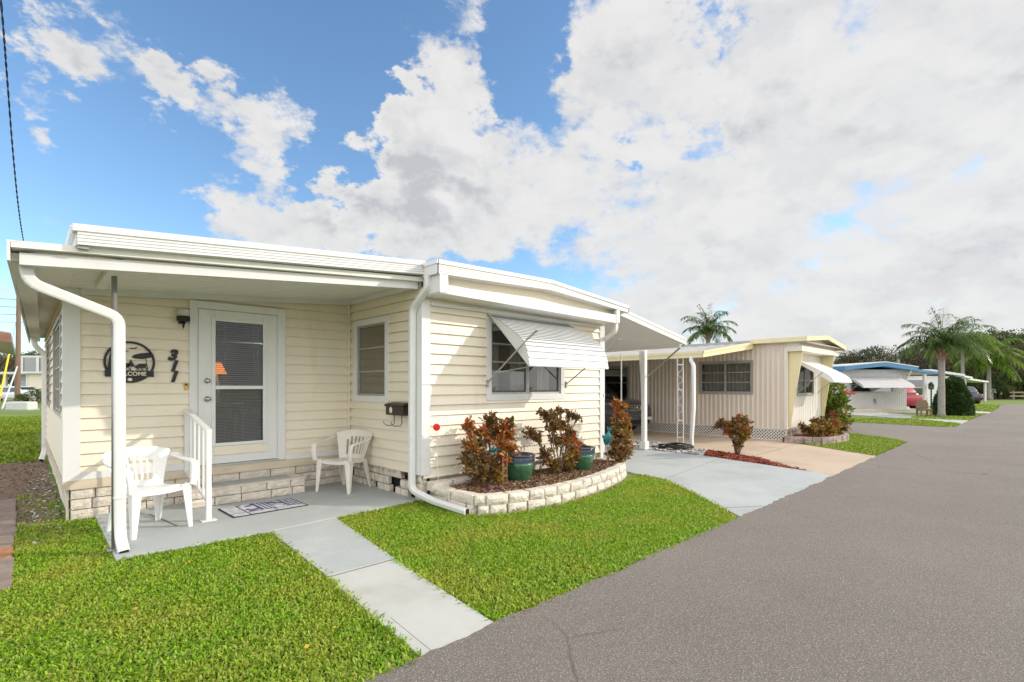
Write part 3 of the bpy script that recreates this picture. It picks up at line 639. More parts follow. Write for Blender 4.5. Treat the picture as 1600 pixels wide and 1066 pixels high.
b = MB(); b.prism([(.262, ur(.26) + .107), (3.455, ur(3.455) + .107), (3.455, ur(3.455) + .16), (.262, ur(.26) + .16)], 'y', 5.087, 5.17); b.box(.25, .279, 5.1705, YB, ur(.28) + .09, ur(.28) + .16); b.build('drip_edge', M['trim'], H)
b = MB(); b.box(.29, .36, 5.12, 5.16, ur(.3) - .02, ur(.3)); b.build('end_bracket', M['galv'], H)
# main gable roof
gt = [(3.44, 2.905), (5.42, 2.955), (7.41, 2.80)]; gb = [(3.44, 2.742), (5.42, 2.81), (7.41, 2.685)]
b = MB(); b.prism([(x + .02 * (1 if x < 4 else -1 if x > 7 else 0), z + .002) for x, z in gb] + [(x + .02 * (1 if x < 4 else -1 if x > 7 else 0), z - .004) for x, z in gt[::-1]], 'y', 4.85, 17.2); b.build('roof', M['roofpan'], H)
b = MB(); fascia(b, [(x, zb_, zb_ + (zt - zb_) * .72) for (x, zb_), (_, zt) in zip(gb, gt)], 4.818); 
b.box(3.438, 3.46, 4.818, 5.098, 2.742, 2.857); b.box(7.39, 7.412, 4.818, 17.2, 2.685, 2.768); b.build('roof_fascia', M['trim'], H)
b = MB()
for (x0, a), (x1, c) in zip(gt, gt[1:]): b.add([(x0, 4.806, a - .048), (x1, 4.806, c - .048), (x1, 4.806, c), (x0, 4.806, a), (x0, 4.9, a - .048), (x1, 4.9, c - .048), (x1, 4.9, c + .002), (x0, 4.9, a + .002)], [(0, 1, 2, 3), (0, 1, 5, 4), (3, 2, 6, 7), (0, 3, 7, 4), (1, 2, 6, 5)])
b.box(3.428, 3.45, 4.806, 5.09, 2.857, 2.905); b.box(7.40, 7.422, 4.806, 17.2, 2.752, 2.80); b.build('drip_edge', M['trim'], H)
b = MB(); P = lambda u, z, o: (u, 4.875 - o, z)
b.add([(3.5, 4.985, 2.60), (7.12, 4.985, 2.58), (7.12, 4.985, 2.71), (5.42, 4.985, 2.815), (3.5, 4.985, 2.75)], [(0, 1, 2, 3, 4)]); b.add([(3.51, 4.965, 2.662), (7.11, 4.965, 2.64), (7.11, 4.9845, 2.70), (3.51, 4.9845, 2.72), (3.51, 4.984, 2.66), (7.11, 4.984, 2.638)], [(0, 1, 2, 3), (0, 1, 5, 4)]); b.build('gable_siding', M['siding'], H)
b = MB(); b.add([(3.49, 4.83, 2.522), (7.13, 4.83, 2.478), (7.13, 4.83, 2.615), (3.49, 4.83, 2.632), (3.49, YF, 2.522), (7.13, YF, 2.478), (7.13, YF, 2.615), (3.49, YF, 2.632)],
        [(0, 1, 2, 3), (4, 5, 6, 7), (0, 1, 5, 4), (1, 2, 6, 5), (2, 3, 7, 6), (3, 0, 4, 7)]); b.build('soffit_box', M['trim'], H, bevel=.004)
b = MB(); b.box(3.48, 3.60, 4.822, 4.86, 2.535, 2.742); b.box(3.48, 3.51, 4.8605, 5.165, 2.535, 2.742); b.build('end_trim', M['trim'], H)
b = MB(); b.box(7.05, 7.138, 4.822, 4.86, 2.49, 2.70); b.box(7.11, 7.138, 4.8605, 5.165, 2.49, 2.70); b.build('end_trim', M['trim'], H)
b = MB()
for i in range(60): b.box(3.64 + i * .057, 3.655 + i * .057, 5.02, 5.17, 2.4725 + (60 - i) * .0007, 2.485 + (60 - i) * .0007)
b.build('soffit_vent', M['soffit'], H)
# porch post, rafter, downspouts
b = MB(); b.tube([(.552, 5.49, .03), (.552, 5.49, 2.375)], .021, 10); b.box(.50, .60, 5.44, 5.54, .031, .038); b.build('porch_post', M['galv'], H, smooth=True)
b = MB(); b.box(.52, .60, 5.31, 6.72, 2.435, 2.488); b.build('rafter', M['trim'], H, bevel=.004)
def spout(path, w=.085, h=.065, n=12, m='trim', name='downspout', parent=H, up=None, open_end=True):
    pts = [Vector(p) for p in path]; q = [pts[0]]
    for i in range(1, len(pts) - 1):
        a, c = pts[i - 1], pts[i + 1]; d0 = (a - pts[i]); d1 = (c - pts[i]); r = min(.075, d0.length * .4, d1.length * .4)
        s, e = pts[i] + d0.normalized() * r, pts[i] + d1.normalized() * r
        for t in (0, .25, .5, .75, 1): q.append(s * (1 - t) ** 2 + pts[i] * 2 * t * (1 - t) + e * t * t)
    q.append(pts[-1]); b = MB(); b.tube(q, .04, n, square=True, w=w, h=h, up=up)
    if open_end:
        d = (q[-1] - q[-2]).normalized(); b.cur = 1
        b.tube([q[-1] + d * .0005, q[-1] + d * .002], .04, n, square=True, w=w * .84, h=h * .8, up=up)
    return b.build(name, [M[m], M['void']], parent, smooth=False)
spout([(.0, 5.36, 2.43), (.02, 5.36, 2.23), (.58, 5.44, 2.02), (.585, 5.44, .30), (.587, 5.43, .14), (.60, 5.33, .035)], up=(0, -1, 0))
b = MB(); b.tube([(.585, 5.44, .475), (.585, 5.44, .485)], .05, 12, square=True, w=.096, h=.076, up=(0, -1, 0)); b.build('strap', M['trim'], H)
spout([(3.455, 5.03, 2.75), (3.455, 5.03, 2.60), (3.425, 5.32, 2.38), (3.425, 5.33, .16), (3.49, 4.98, .07), (3.515, 4.36, .045)], up=(0, -1, 0))
b = MB(); b.tube([(3.425, 5.33, .80), (3.425, 5.33, .81)], .05, 12, square=True, w=.096, h=.076, up=(0, -1, 0)); b.build('strap', M['trim'], H)
spout([(7.17, 4.93, 2.62), (7.18, 4.93, 2.36), (7.27, 5.30, 2.20), (7.275, 5.31, .1)], up=(0, -1, 0))
b = MB(); b.bar((7.17, 5.19, 1.28), (7.31, 5.26, 1.28), .03, .05); b.build('strap', M['galv'], H)
spout([(.12, 13.1, 2.38), (.13, 13.1, 2.2), (.27, 13.15, 2.05), (.27, 13.15, .2), (.22, 12.9, .05)], m='soffit', up=(0, -1, 0))
# entrance door
b = MB(); y0, y1 = YP - .04, YP + .05
b.box(1.428, 1.505, y0, y1, .44, 2.475); b.box(2.45, 2.548, y0, y1, .44, 2.475); b.box(1.505, 2.45, y0, y1, 2.385, 2.475); b.box(1.505, 1.52, YP - .03, y1, .44, 2.385); b.box(2.432, 2.45, YP - .03, y1, .44, 2.385)
b.build('door_casing', M['trim'], H, bevel=.004)
b = MB(); b.box(1.50, 2.46, YP - .052, YP + .05, .432, .462); b.build('threshold', M['alu'], H)
b = MB(); dy0, dy1 = YP - .034, YP + .005
b.box(1.522, 1.70, dy0, dy1, .466, 2.38); b.box(2.265, 2.43, dy0, dy1, .466, 2.38); b.box(1.70, 2.265, dy0, dy1, 2.27, 2.38); b.box(1.70, 2.265, dy0, dy1, .466, .70)
D_ = b.build('door', M['trim'], H, bevel=.003)
b = MB(); f0 = dy0 - .014
b.box(1.66, 1.705, f0, dy0 + .004, .685, 2.285); b.box(2.26, 2.30, f0, dy0 + .004, .685, 2.285); b.box(1.705, 2.26, f0, dy0 + .004, 2.245, 2.285); b.box(1.705, 2.26, f0, dy0 + .004, .685, .725); b.box(1.705, 2.26, f0 - .006, dy0 + .004, 1.395, 1.44)
b.build('window_frame', M['trim'], D_, bevel=.003)
b = MB(); b.box(1.69, 2.31, f0 - .003, dy0 + .002, .575, .682); b.build('kick_strip', M['siding'], D_)
def blinds(name, z0, z1, step, tilt):
    b = MB(); z = z0
    while z < z1:
        b.add([(1.712, YP - .004, z), (2.255, YP - .004, z), (2.255, YP + .004, z + tilt), (1.712, YP + .004, z + tilt)], [(0, 1, 2, 3)]); z += step
    for x in (1.815, 2.155): b.box(x, x + .004, YP - .008, YP - .006, z0, z1)
    if z0 > 1.3: b.box(2.205, 2.21, YP - .009, YP - .006, 1.55, 2.2)
    return b.build(name, M['blind'], D_)
blinds('blind', 1.445, 2.245, .027, .0085); blinds('blind', .73, 1.39, .019, .0105)
gm = bpy.data.materials.new('clear_door_glass'); gm.use_nodes = True; nt = gm.node_tree; nt.nodes.clear()
o_ = nt.nodes.new('ShaderNodeOutputMaterial'); tr = nt.nodes.new('ShaderNodeBsdfTransparent'); tr.inputs[0].default_value = (.82, .84, .84, 1); gl = nt.nodes.new('ShaderNodeBsdfGlossy'); gl.inputs['Roughness'].default_value = .02
fr = nt.nodes.new('ShaderNodeFresnel'); fr.inputs[0].default_value = 1.45; mm = nt.nodes.new('ShaderNodeMixShader')
nt.links.new(fr.outputs[0], mm.inputs[0]); nt.links.new(tr.outputs[0], mm.inputs[1]); nt.links.new(gl.outputs[0], mm.inputs[2]); nt.links.new(mm.outputs[0], o_.inputs[0])
M['clear'] = gm
b = MB(); b.quad((1.70, YP - .022, .70), (2.265, YP - .022, .70), (2.265, YP - .022, 1.40), (1.70, YP - .022, 1.40)); b.build('pane', M['clear'], D_)
b = MB(); b.quad((1.70, YP - .028, 1.40), (2.265, YP - .028, 1.40), (2.265, YP - .028, 2.27), (1.70, YP - .028, 2.27)); b.build('pane', M['clear'], D_)
def knob(x, z, r, m, nm):
    b = MB(); s0 = len(b.v); b.lathe([(r * 1.25, 0), (r * 1.25, .006), (r * .5, .010), (r * .5, .030), (r, .036), (r * 1.05, .048), (r * .8, .058), (.004, .060)], n=18)
    b.xform(Matrix.Translation((x, dy0, z)) @ Matrix.Rotation(R(90), 4, 'X')); return b.build(nm, m, D_, smooth=True)
knob(1.615, 1.50, .026, M['nickel'], 'deadbolt'); knob(1.615, 1.275, .027, M['nickel'], 'door_knob')
for z in (.62, 1.35, 2.1): MB().box(2.427, 2.437, YP - .041, YP - .034, z, z + .1).build('hinge', M['trim'], D_)
t = T('table_lamp', 'small lit lamp with orange shade glowing behind the blinds of the front door', 'lamp', (1.80, 7.42, .44))
b = MB(); b.lathe([(.12, 1.15), (.055, 1.30)], (1.80, 7.42, .44), 20); b.build('lamp_shade', M['lampshade'], t, smooth=True)
b = MB(); b.lathe([(.06, .78), (.07, .80), (.03, .86), (.045, .98), (.015, 1.1), (.012, 1.18)], (1.80, 7.42, .44), 16); b.build('base', M['whiteside'], t, smooth=True)
t = T('side_table', 'dark table inside the front door under the orange lamp', 'table', (1.80, 7.45, .44)); b = MB(); b.box(1.5, 2.1, 7.25, 7.65, 1.19, 1.22); b.build('top', M['brownwood'], t)
for sx in (1.53, 2.07):
    for sy in (7.28, 7.62): b = MB(); b.box(sx - .02, sx + .02, sy - .02, sy + .02, .44, 1.19); b.build('leg', M['brownwood'], t)

# windows: P(u, z, o)
def window(P, u0, u1, z0, z1, sashes, rails, parent, cas=.08, gm='glass', frame='alu', label=None, casing='trim', fw=.028, curtain=False, world=True):
    b = MB()
    def bx(a, c, p, q, o0, o1):
        A = [P(a, p, o0), P(c, p, o0), P(c, q, o0), P(a, q, o0)]; B = [P(a, p, o1), P(c, p, o1), P(c, q, o1), P(a, q, o1)]
        b.add(A + B, [(0, 1, 2, 3), (4, 5, 6, 7), (0, 1, 5, 4), (1, 2, 6, 5), (2, 3, 7, 6), (3, 0, 4, 7)])
    if cas:
        bx(u0, u0 + cas, z0, z1, -.03, .029); bx(u1 - cas, u1, z0, z1, -.03, .029); bx(u0 + cas, u1 - cas, z1 - cas, z1, -.03, .029); bx(u0 + cas, u1 - cas, z0, z0 + cas, -.03, .029)
    else:
        cas = .0; bx(u0, u0 + .03, z0, z1, -.03, .029)
    Wn = b.build('window', M[casing], parent, world, label=label)
    a, c, p, q = u0 + cas, u1 - cas, z0 + cas, z1 - cas; n = sashes; w = (c - a) / n
    b = MB()
    for i in range(n):
        s, e = a + w * i + .002, a + w * (i + 1) - .002
        bx(s, s + fw, p, q, -.028, .008); bx(e - fw, e, p, q, -.028, .008); bx(s + fw, e - fw, q - fw, q, -.028, .008); bx(s + fw, e - fw, p, p + fw, -.028, .008)
        for r_ in rails:
            zz_ = p + (q - p) * r_; bx(s + fw, e - fw, zz_ - .011, zz_ + .011, -.026, .006)
    b.build('sash', M[frame], Wn, world)
    for i in range(n):
        b = MB(); s, e = a + w * i + fw * .8, a + w * (i + 1) - fw * .8; zs = [p + fw * .5] + [p + (q - p) * r_ for r_ in rails] + [q - fw * .5]
        for k, (g0, g1) in enumerate(zip(zs, zs[1:])):
            o = -.018 + .006 * (k % 2); b.quad(P(s, g0, o), P(e, g0, o + .003), P(e, g1, o + .001), P(s, g1, o))
        b.build('pane', M[gm], Wn, world)
    if curtain:
        b = MB(); k = 60
        for i in range(k):
            f = lambda j: a + .03 + (c - a - .06) * j / k; g = lambda j: -.10 - .02 * math.sin(j * 1.3) - .012 * math.sin(j * .55)
            if curtain != 'full' and (.12 < i / k < .30 or .55 < i / k < .72 or i / k > .9): continue
            b.quad(P(f(i), p + .05, g(i)), P(f(i + 1), p + .05, g(i + 1)), P(f(i + 1), q - (.02 if curtain == 'full' else .25), g(i + 1)), P(f(i), q - (.02 if curtain == 'full' else .25), g(i)))
        b.build('curtain', M['curtain'], Wn, world)
    return Wn
M['glassclear'] = mat('tinted_glass', (.03, .03, .028), .03, .1, 2, spec=.9)
nt = M['glassclear'].node_tree; pb = nt.nodes['Principled BSDF']; pb.inputs['IOR'].default_value = 2.1; tr = nt.nodes.new('ShaderNodeBsdfTransparent'); tr.inputs[0].default_value = (.7, .72, .70, 1)
mm = nt.nodes.new('ShaderNodeMixShader'); mm.inputs[0].default_value = .45; nt.links.new(tr.outputs[0], mm.inputs[1]); nt.links.new(pb.outputs[0], mm.inputs[2]); nt.links.new(mm.outputs[0], nt.nodes['Material Output'].inputs[0])
window(Pf, 4.52, 6.15, 1.235, 2.385, 2, (.46, .72), H, .085, 'glassclear', curtain=True, label='wide two-sash window under the striped awning')
window(Pr, 5.98, 6.96, 1.215, 2.385, 1, (.34, .67), H, .085, 'glassdeep', label='narrow three-light window above the mailbox')
window(Pl, 7.7, 9.6, 1.08, 2.26, 3, (.25, .5, .75), H, .04, 'glass', casing='alu', label='louvred side window')
window(Pl, 11.1, 12.7, 1.08, 2.26, 3, (.25, .5, .75), H, .04, 'glass', casing='alu', label='louvred side window')
# window awning
A_ = MB().box(4.54, 6.24, 5.175, 5.198, 2.385, 2.432).build('awning_header', M['alu'], H)
def awn(t):   # profile (y,z): nearly straight, curling down at the lip
    y = 5.17 - .82 * (t if t < .8 else .8 + (t - .8) * (1 - (t - .8) * 2.0)); z = 2.405 - .50 * t ** 1.15 - (max(0, t - .72) ** 2) * 2.7
    return y, z
b = MB(); n = 20; prof = [awn(i / n) for i in range(n + 1)]
vs = []; 
for i, (y, z) in enumerate(prof):
    vs += [(4.55, y, z), (6.235, y, z)]
for i in range(n):
    (ya, za), (yb, zb2) = prof[i], prof[i + 1]; d_ = Vector((0, yb - ya, zb2 - za)).normalized(); nv = Vector((0, d_.z, -d_.y)); nv = nv if nv.z > 0 else -nv
    # overlapping slats: each ends proud of the next, its edge riser coloured dark as a shadow line
    e = Vector((0, yb, zb2)) + nv * .011; g_ = Vector((0, yb, zb2)) + nv * .001
    b.cur = 0; b.add([(4.55, ya, za), (6.235, ya, za), (6.235, e.y, e.z), (4.55, e.y, e.z)], [(0, 1, 2, 3)])
    b.cur = 1; b.add([(4.55, e.y, e.z), (6.235, e.y, e.z), (6.235, g_.y, g_.z), (4.55, g_.y, g_.z)], [(0, 1, 2, 3)])
aw = b.build('awning', [M['awningwhite'], M['slatshade']], H, label='white ribbed pull-down awning above the street window')
yl, zl = prof[-1]
for x, nm in ((4.548, 'awning_wing'), (6.237, 'awning_wing')):
    b = MB(); side = [(y, z) for y, z in prof] + [(yl, zl - .01), (5.02, 2.26)]; b.prism(side, 'x', x - .002, x + .002); b.build(nm, M['awningwhite'], aw)
b = MB(); b.bar((4.55, yl, zl), (6.235, yl, zl), .012, .016); b.build('lip', M['awningwhite'], aw)
b = MB(); b.bar((4.53, 5.19, 1.475), (4.50, 4.38, 2.03), .02, .012); b.bar((4.50, 4.40, 2.015), (4.50, 4.22, 2.12), .045, .006); b.box(4.515, 4.545, 5.17, 5.197, 1.42, 1.52); b.build('awning_arm', M['alu'], aw)
b = MB(); b.bar((6.19, 5.19, 1.46), (6.26, 4.38, 2.03), .02, .012); b.bar((6.26, 4.40, 2.015), (6.26, 4.22, 2.12), .045, .006); b.box(6.175, 6.205, 5.17, 5.197, 1.41, 1.51); b.build('awning_arm', M['alu'], aw)
b = MB(); b.bar((4.66, 5.16, 1.62), (5.3, 4.5, 1.78), .012, .01); b.build('awning_arm', M['alu'], aw)
# carport roof of the main home
cz = lambda x: 2.765 - .158 * (x - 7.4)
b = MB(); b.add([(7.22, 5.0, cz(7.22) - .10), (9.72, 5.0, cz(9.72) - .10), (10.12, 15, cz(9.72) - .10), (7.22, 15, cz(7.22) - .10), (7.22, 5.0, cz(7.22) - .02), (9.72, 5.0, cz(9.72) - .02), (10.12, 15, cz(9.72) - .02), (7.22, 15, cz(7.22) - .02)],
        [(0, 1, 2, 3), (4, 5, 6, 7), (0, 1, 5, 4), (1, 2, 6, 5), (2, 3, 7, 6), (3, 0, 4, 7)]); b.build('carport_roof', M['soffit'], H)
b = MB(); fascia(b, [(7.3, cz(7.3) - .115, cz(7.3) - .03), (9.74, cz(9.74) - .115, cz(9.74) - .03)], 4.968, 3); b.add([(7.3, 4.958, cz(7.3) - .03), (9.75, 4.958, cz(9.75) - .03), (9.75, 4.958, cz(9.75) + .015), (7.3, 4.958, cz(7.3) + .015), (7.3, 5.05, cz(7.3) - .03), (9.75, 5.05, cz(9.75) - .03), (9.75, 5.05, cz(9.75) + .015), (7.3, 5.05, cz(7.3) + .015)], [(0, 1, 2, 3), (0, 1, 5, 4), (3, 2, 6, 7), (1, 2, 6, 5)])
b.build('carport_fascia', M['trim'], H)
b = MB(); g0 = cz(9.72)
b.add([(9.725, 5.12, g0 - .16), (10.125, 15, g0 - .16), (10.225, 15, g0 - .16), (9.825, 5.12, g0 - .16), (9.725, 5.12, g0 - .045), (10.125, 15, g0 - .045), (10.225, 15, g0 - .045), (9.825, 5.12, g0 - .045)], [(0, 1, 2, 3), (4, 5, 6, 7), (0, 1, 5, 4), (1, 2, 6, 5), (2, 3, 7, 6), (3, 0, 4, 7)]); b.build('carport_gutter', M['soffit'], H)
for (x, y) in ((10.02, 6.12), (10.2, 10.6)):
    b = MB(); b.box(x - .055, x + .055, y - .045, y + .045, .02, g0 - .16); b.box(x - .085, x + .085, y - .075, y + .075, .02, .20); b.build('carport_post', M['trim'], H, bevel=.006)
spout([(10.16, 6.28, 2.26), (10.19, 6.3, 2.05), (10.17, 6.22, .85), (10.08, 6.18, .62)], w=.085, h=.06, up=(1, 0, 0))
b = MB(); b.tube([(10.06, 6.05, 1.66), (9.82, 5.02, 2.34)], .018, 8); b.bar((9.84, 5.05, 2.34), (9.76, 4.80, 2.52), .03, .008); b.build('carport_brace', M['galv'], H)
b = MB(); b.tube([(9.98, 6.7, .02), (9.98, 6.7, 2.2)], .016, 8); b.build('carport_pole', M['trim'], H)

# ------------------------------------------------------------------ things on the porch
t = T('porch_step', 'low split-face block step with grey top below the white front door', 'step', (2.015, 6.9, .03))
b = MB(); bw = lambda P, a, c, sd: blockwall(b, P, a, c, 2, .1, .34, z0=.03, seed=sd, jut=.012)
bw(lambda u, z, o: (u, 6.705 - o, z), 1.375, 2.655, 4); bw(lambda u, z, o: (2.652 + o, u, z), 6.705, 7.08, 5); bw(lambda u, z, o: (1.378 - o, u, z), 6.705, 7.08, 6)
b.build('face_block', M['block'], t)
b = MB(); b.box(1.385, 2.645, 6.72, 7.085, .03, .222); b.build('core', M['mortar'], t)
b = MB(); b.box(1.365, 1.49, 6.69, 7.09, .222, .238); b.box(2.54, 2.668, 6.69, 7.09, .222, .238); b.box(1.49, 2.54, 6.69, 6.79, .222, .238); b.build('cap', M['block'], t)
b = MB(); b.box(1.49, 2.54, 6.79, 7.085, .222, .236); b.build('tread', M['slab'], t)
t = T('handrail', 'white metal stair railing with thin balusters beside the front step', 'railing', (1.38, 6.0, .03))
MB().box(1.355, 1.405, 5.975, 6.025, .03, .955).build('post', M['trim'], t, bevel=.004)
MB().box(1.31, 1.45, 5.95, 6.05, .031, .04).build('base_plate', M['trim'], t)
MB().box(1.375, 1.425, 7.065, 7.098, .40, 1.13).build('wall_post', M['trim'], t, bevel=.004)
MB().bar((1.40, 7.10, 1.15), (1.38, 5.97, .965), .055, .028).build('top_rail', M['plastic'], t, bevel=.004)
MB().bar((1.40, 7.08, .41), (1.38, 6.02, .225), .03, .03).build('bottom_rail', M['trim'], t)
for k in range(1, 5):
    f = k / 5; y = 7.07 - 1.05 * f; MB().bar((1.40 - .02 * f, y, .41 - .185 * f), (1.40 - .02 * f, y, 1.14 - .185 * f), .02).build('baluster', M['trim'], t)

def plastic_chair(name, label, loc, rz, m):
    t = T(name, label, 'chair', loc, rz, 'plastic chairs on the porch')
    # seat, front towards -Y
    def grid(f, nu, nv, skip=lambda i, j: False):
        b = MB(); vs = [f(i / nu, j / nv) for j in range(nv + 1) for i in range(nu + 1)]
        b.add(vs, [(j * (nu + 1) + i, j * (nu + 1) + i + 1, (j + 1) * (nu + 1) + i + 1, (j + 1) * (nu + 1) + i) for j in range(nv) for i in range(nu) if not skip(i, j)]); return b
    def seatp(u, v):
        x = (u - .5) * 2; w = .255 - .035 * v; y = -.26 + .46 * v
        z = .425 - .035 * math.sin(min(1, v * 1.2) * math.pi * .5) + .02 * x * x - .06 * max(0, .12 - v) / .12
        if abs(x) > .93: z -= .045
        return (x * w, y, z)
    def solid(o, th):
        s_ = o.modifiers.new('thick', 'SOLIDIFY'); s_.thickness = th; s_.offset = 0
        ss = o.modifiers.new('sub', 'SUBSURF'); ss.levels = 1; ss.render_levels = 1
    solid(grid(seatp, 12, 10).build('seat', M[m], t, world=False, smooth=True), .012)
    def backp(u, v):
        a = (u - .5) * 2; half = .20 + .11 * v ** 1.3; ang = a * 1.05
        top = .385 + v * (.41 - .05 * a * a)
        return (math.sin(ang) / math.sin(1.05) * half, .19 + .13 * v - (1 - math.cos(ang)) * (.14 + .10 * v), top)
    slots = {5, 7, 9, 11, 13, 15}
    solid(grid(backp, 21, 12, lambda i, j: i in slots and 2 <= j <= 9 - abs(i - 10) * .3).build('backrest', M[m], t, world=False, smooth=True), .012)
    for s in (-1, 1):
        b = MB(); path = [(s * .295, .13, .70), (s * .312, .05, .675), (s * .315, -.08, .655), (s * .308, -.20, .645), (s * .296, -.262, .62), (s * .288, -.28, .55), (s * .28, -.275, .46), (s * .272, -.262, .415)]
        q = [Vector(p_) for p_ in path]; fine_ = []
        for i in range(len(q) - 1):
            p0, p1, p2, p3 = q[max(i - 1, 0)], q[i], q[i + 1], q[min(i + 2, len(q) - 1)]
            for k in range(4):
                u = k / 4; fine_.append(.5 * (2 * p1 + (p2 - p0) * u + (2 * p0 - 5 * p1 + 4 * p2 - p3) * u * u + (3 * p1 - p0 - 3 * p2 + p3) * u ** 3))
        fine_.append(q[-1]); b.tube(fine_, .03, 10, square=True, w=.026, h=.066, up=(s, 0, 0)); b.build('armrest', M[m], t, world=False, smooth=True)
    for sx in (-1, 1):
        for sy, x0, y0, x1, y1, zt in ((-1, .262, -.255, .268, -.272, .43), (1, .215, .185, .235, .275, .40)):
            # tapering angle-section legs: two flanges and a rounded corner
            b = MB(); n = 6; sec = lambda x, y, w: [(x * sx - sx * w, y - sy * .0, 0), (x * sx - sx * w * .3, y + sy * .004, 0), (x * sx, y, 0), (x * sx + sx * .003, y - sy * w * .4, 0), (x * sx, y - sy * w, 0), (x * sx - sx * .012, y - sy * w, 0), (x * sx - sx * .012, y - sy * .014, 0), (x * sx - sx * w, y - sy * .014, 0)]
            rings = []
            for k in range(n + 1):
                f = k / n; w = .085 - .05 * f; x = x0 + (x1 - x0) * f; y = y0 + (y1 - y0) * f; z = zt * (1 - f)
                rings += [(px, py, z) for px, py, _ in sec(x, y, w)]
            b.add(rings, [(k * 8 + i, k * 8 + (i + 1) % 8, (k + 1) * 8 + (i + 1) % 8, (k + 1) * 8 + i) for k in range(n) for i in range(8)] + [tuple(n * 8 + i for i in range(8))])
            b.build('leg', M[m], t, world=False)
    return t
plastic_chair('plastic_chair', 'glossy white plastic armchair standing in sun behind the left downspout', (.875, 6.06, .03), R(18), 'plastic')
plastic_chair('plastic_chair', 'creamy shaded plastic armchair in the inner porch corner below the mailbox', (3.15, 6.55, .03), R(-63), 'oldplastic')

t = T('doormat', 'flat rectangular doormat with blue and grey picture panels lying before the step', 'doormat', (1.99, 6.2, .03), R(1.5))
b = MB(); b.box(-.405, .405, -.27, .27, .0005, .009); b.build('backing', M['terra'], t, world=False, bevel=.003)
xs = [-.395, -.225, -.06, .085, .235, .395]
for (x0, x1), mm_ in zip(zip(xs, xs[1:]), ('mat_pale', 'mat_wave', 'mat_stripe', 'mat_wave', 'mat_star')): MB().box(x0 + .008, x1 - .008, -.125, .255, .0095, .0105).build('picture_panel', M[mm_], t, world=False)
for x0, x1 in ((-.395, -.225), (-.225, .06), (.06, .395)): MB().box(x0 + .008, x1 - .008, -.255, -.145, .0095, .0105).build('border_panel', M['mat_pale'], t, world=False)

def text(body, size, depth, bold=0., shear=0.):
    c = bpy.data.curves.new('lettering', 'FONT'); c.body = body; c.size = size; c.extrude = depth; c.offset = bold; c.shear = shear; c.align_x = 'CENTER'; c.resolution_u = 4
    o = bpy.data.objects.new('lettering', c); COL.objects.link(o); dg = bpy.context.evaluated_depsgraph_get(); dg.update()
    me = bpy.data.meshes.new_from_object(o.evaluated_get(dg)); bpy.data.objects.remove(o); bpy.data.curves.remove(c); return me
def place_text(name, me, m, loc, parent, rz=0.):
    me.transform(Matrix.Translation(Vector(loc) - (OFF.get(parent, Vector()) if parent else Vector())) @ Matrix.Rotation(rz, 4, 'Z') @ Matrix.Rotation(R(90), 4, 'X')); me.materials.clear(); me.materials.append(M[m]); return link(name, me, parent)
for ch, z, lab in (('3', 1.745, 'black slanted house numeral 3, top of the three beside the door'), ('1', 1.617, 'black slanted house numeral 1 directly under the numeral 3'), ('1', 1.49, 'black slanted house numeral 1, lowest of the three, above the brass chime')):
    o = place_text('house_numeral', text(ch, .168, .006, .0105, .30), 'black', (1.262 - (.01 if ch == '3' else 0), YP - .026, z), None); tag(o, lab, 'house number', 'house numerals beside the door')
t = T('welcome_sign', 'round black metal welcome sign cut with a palm and sailboat beach scene', 'wall sign', (.852, YP - .03, 1.695))
cx, cy_, cz_ = .852, YP - .032, 1.705; r_ = .235
b = MB(); n = 56
ring = lambda rr, y: [(cx + rr * math.cos(2 * math.pi * i / n), y, cz_ + rr * math.sin(2 * math.pi * i / n)) for i in range(n)]
for y in (cy_, cy_ + .006):
    b.add(ring(r_, y) + ring(r_ - .024, y), [(i, (i + 1) % n, n + (i + 1) % n, n + i) for i in range(n)])
b.add(ring(r_, cy_) + ring(r_, cy_ + .006), [(i, (i + 1) % n, n + (i + 1) % n, n + i) for i in range(n)])
b.build('ring', M['black'], t)
b = MB(); b.box(cx - .222, cx + .222, cy_ - .004, cy_ + .006, cz_ - .165, cz_ - .095); b.build('banner', M['black'], t)
b = MB(); pts = [(cx + (r_ - .005) * math.cos(a), cz_ + (r_ - .005) * math.sin(a)) for a in [R(x) for x in range(217, 324, 6)]]; b.prism(pts, 'y', cy_ - .002, cy_ + .005); b.build('lower_plate', M['black'], t)
b = MB(); b.prism([(cx - .03, cz_ - .05), (cx + .05, cz_ - .05), (cx + .035, cz_ - .025), (cx + .01, cz_ + .03), (cx - .012, cz_ - .02)], 'y', cy_, cy_ + .005); b.build('sailboat', M['black'], t)
b = MB(); b.prism([(cx - .20, cz_ - .10), (cx - .155, cz_ - .10), (cx - .165, cz_ + .06), (cx - .15, cz_ + .12), (cx - .165, cz_ + .12), (cx - .185, cz_ + .05)], 'y', cy_, cy_ + .005)
for a0, ln in ((10, .15), (-25, .13), (40, .10), (150, .06), (75, .08)):
    dx, dz = math.cos(R(a0)), math.sin(R(a0)); bx_, bz_ = cx - .155, cz_ + .115
    b.prism([(bx_, bz_), (bx_ + dx * ln * .5 - dz * .022, bz_ + dz * ln * .5 + dx * .022), (bx_ + dx * ln, bz_ + dz * ln - .02), (bx_ + dx * ln * .5 + dz * .02, bz_ + dz * ln * .5 - dx * .02)], 'y', cy_ + .001, cy_ + .0055)
b.build('palm', M['black'], t)
b = MB(); b.prism([(cx + .012, cz_ + .055), (cx + .04, cz_ + .085), (cx + .10, cz_ + .105), (cx + .19, cz_ + .115), (cx + .20, cz_ + .06), (cx + .12, cz_ + .038), (cx + .05, cz_ + .04)], 'y', cy_, cy_ + .005); b.bar((cx + .145, cy_ + .003, cz_ + .05), (cx + .165, cy_ + .003, cz_ - .08), .008, .005); b.build('parasol', M['black'], t)
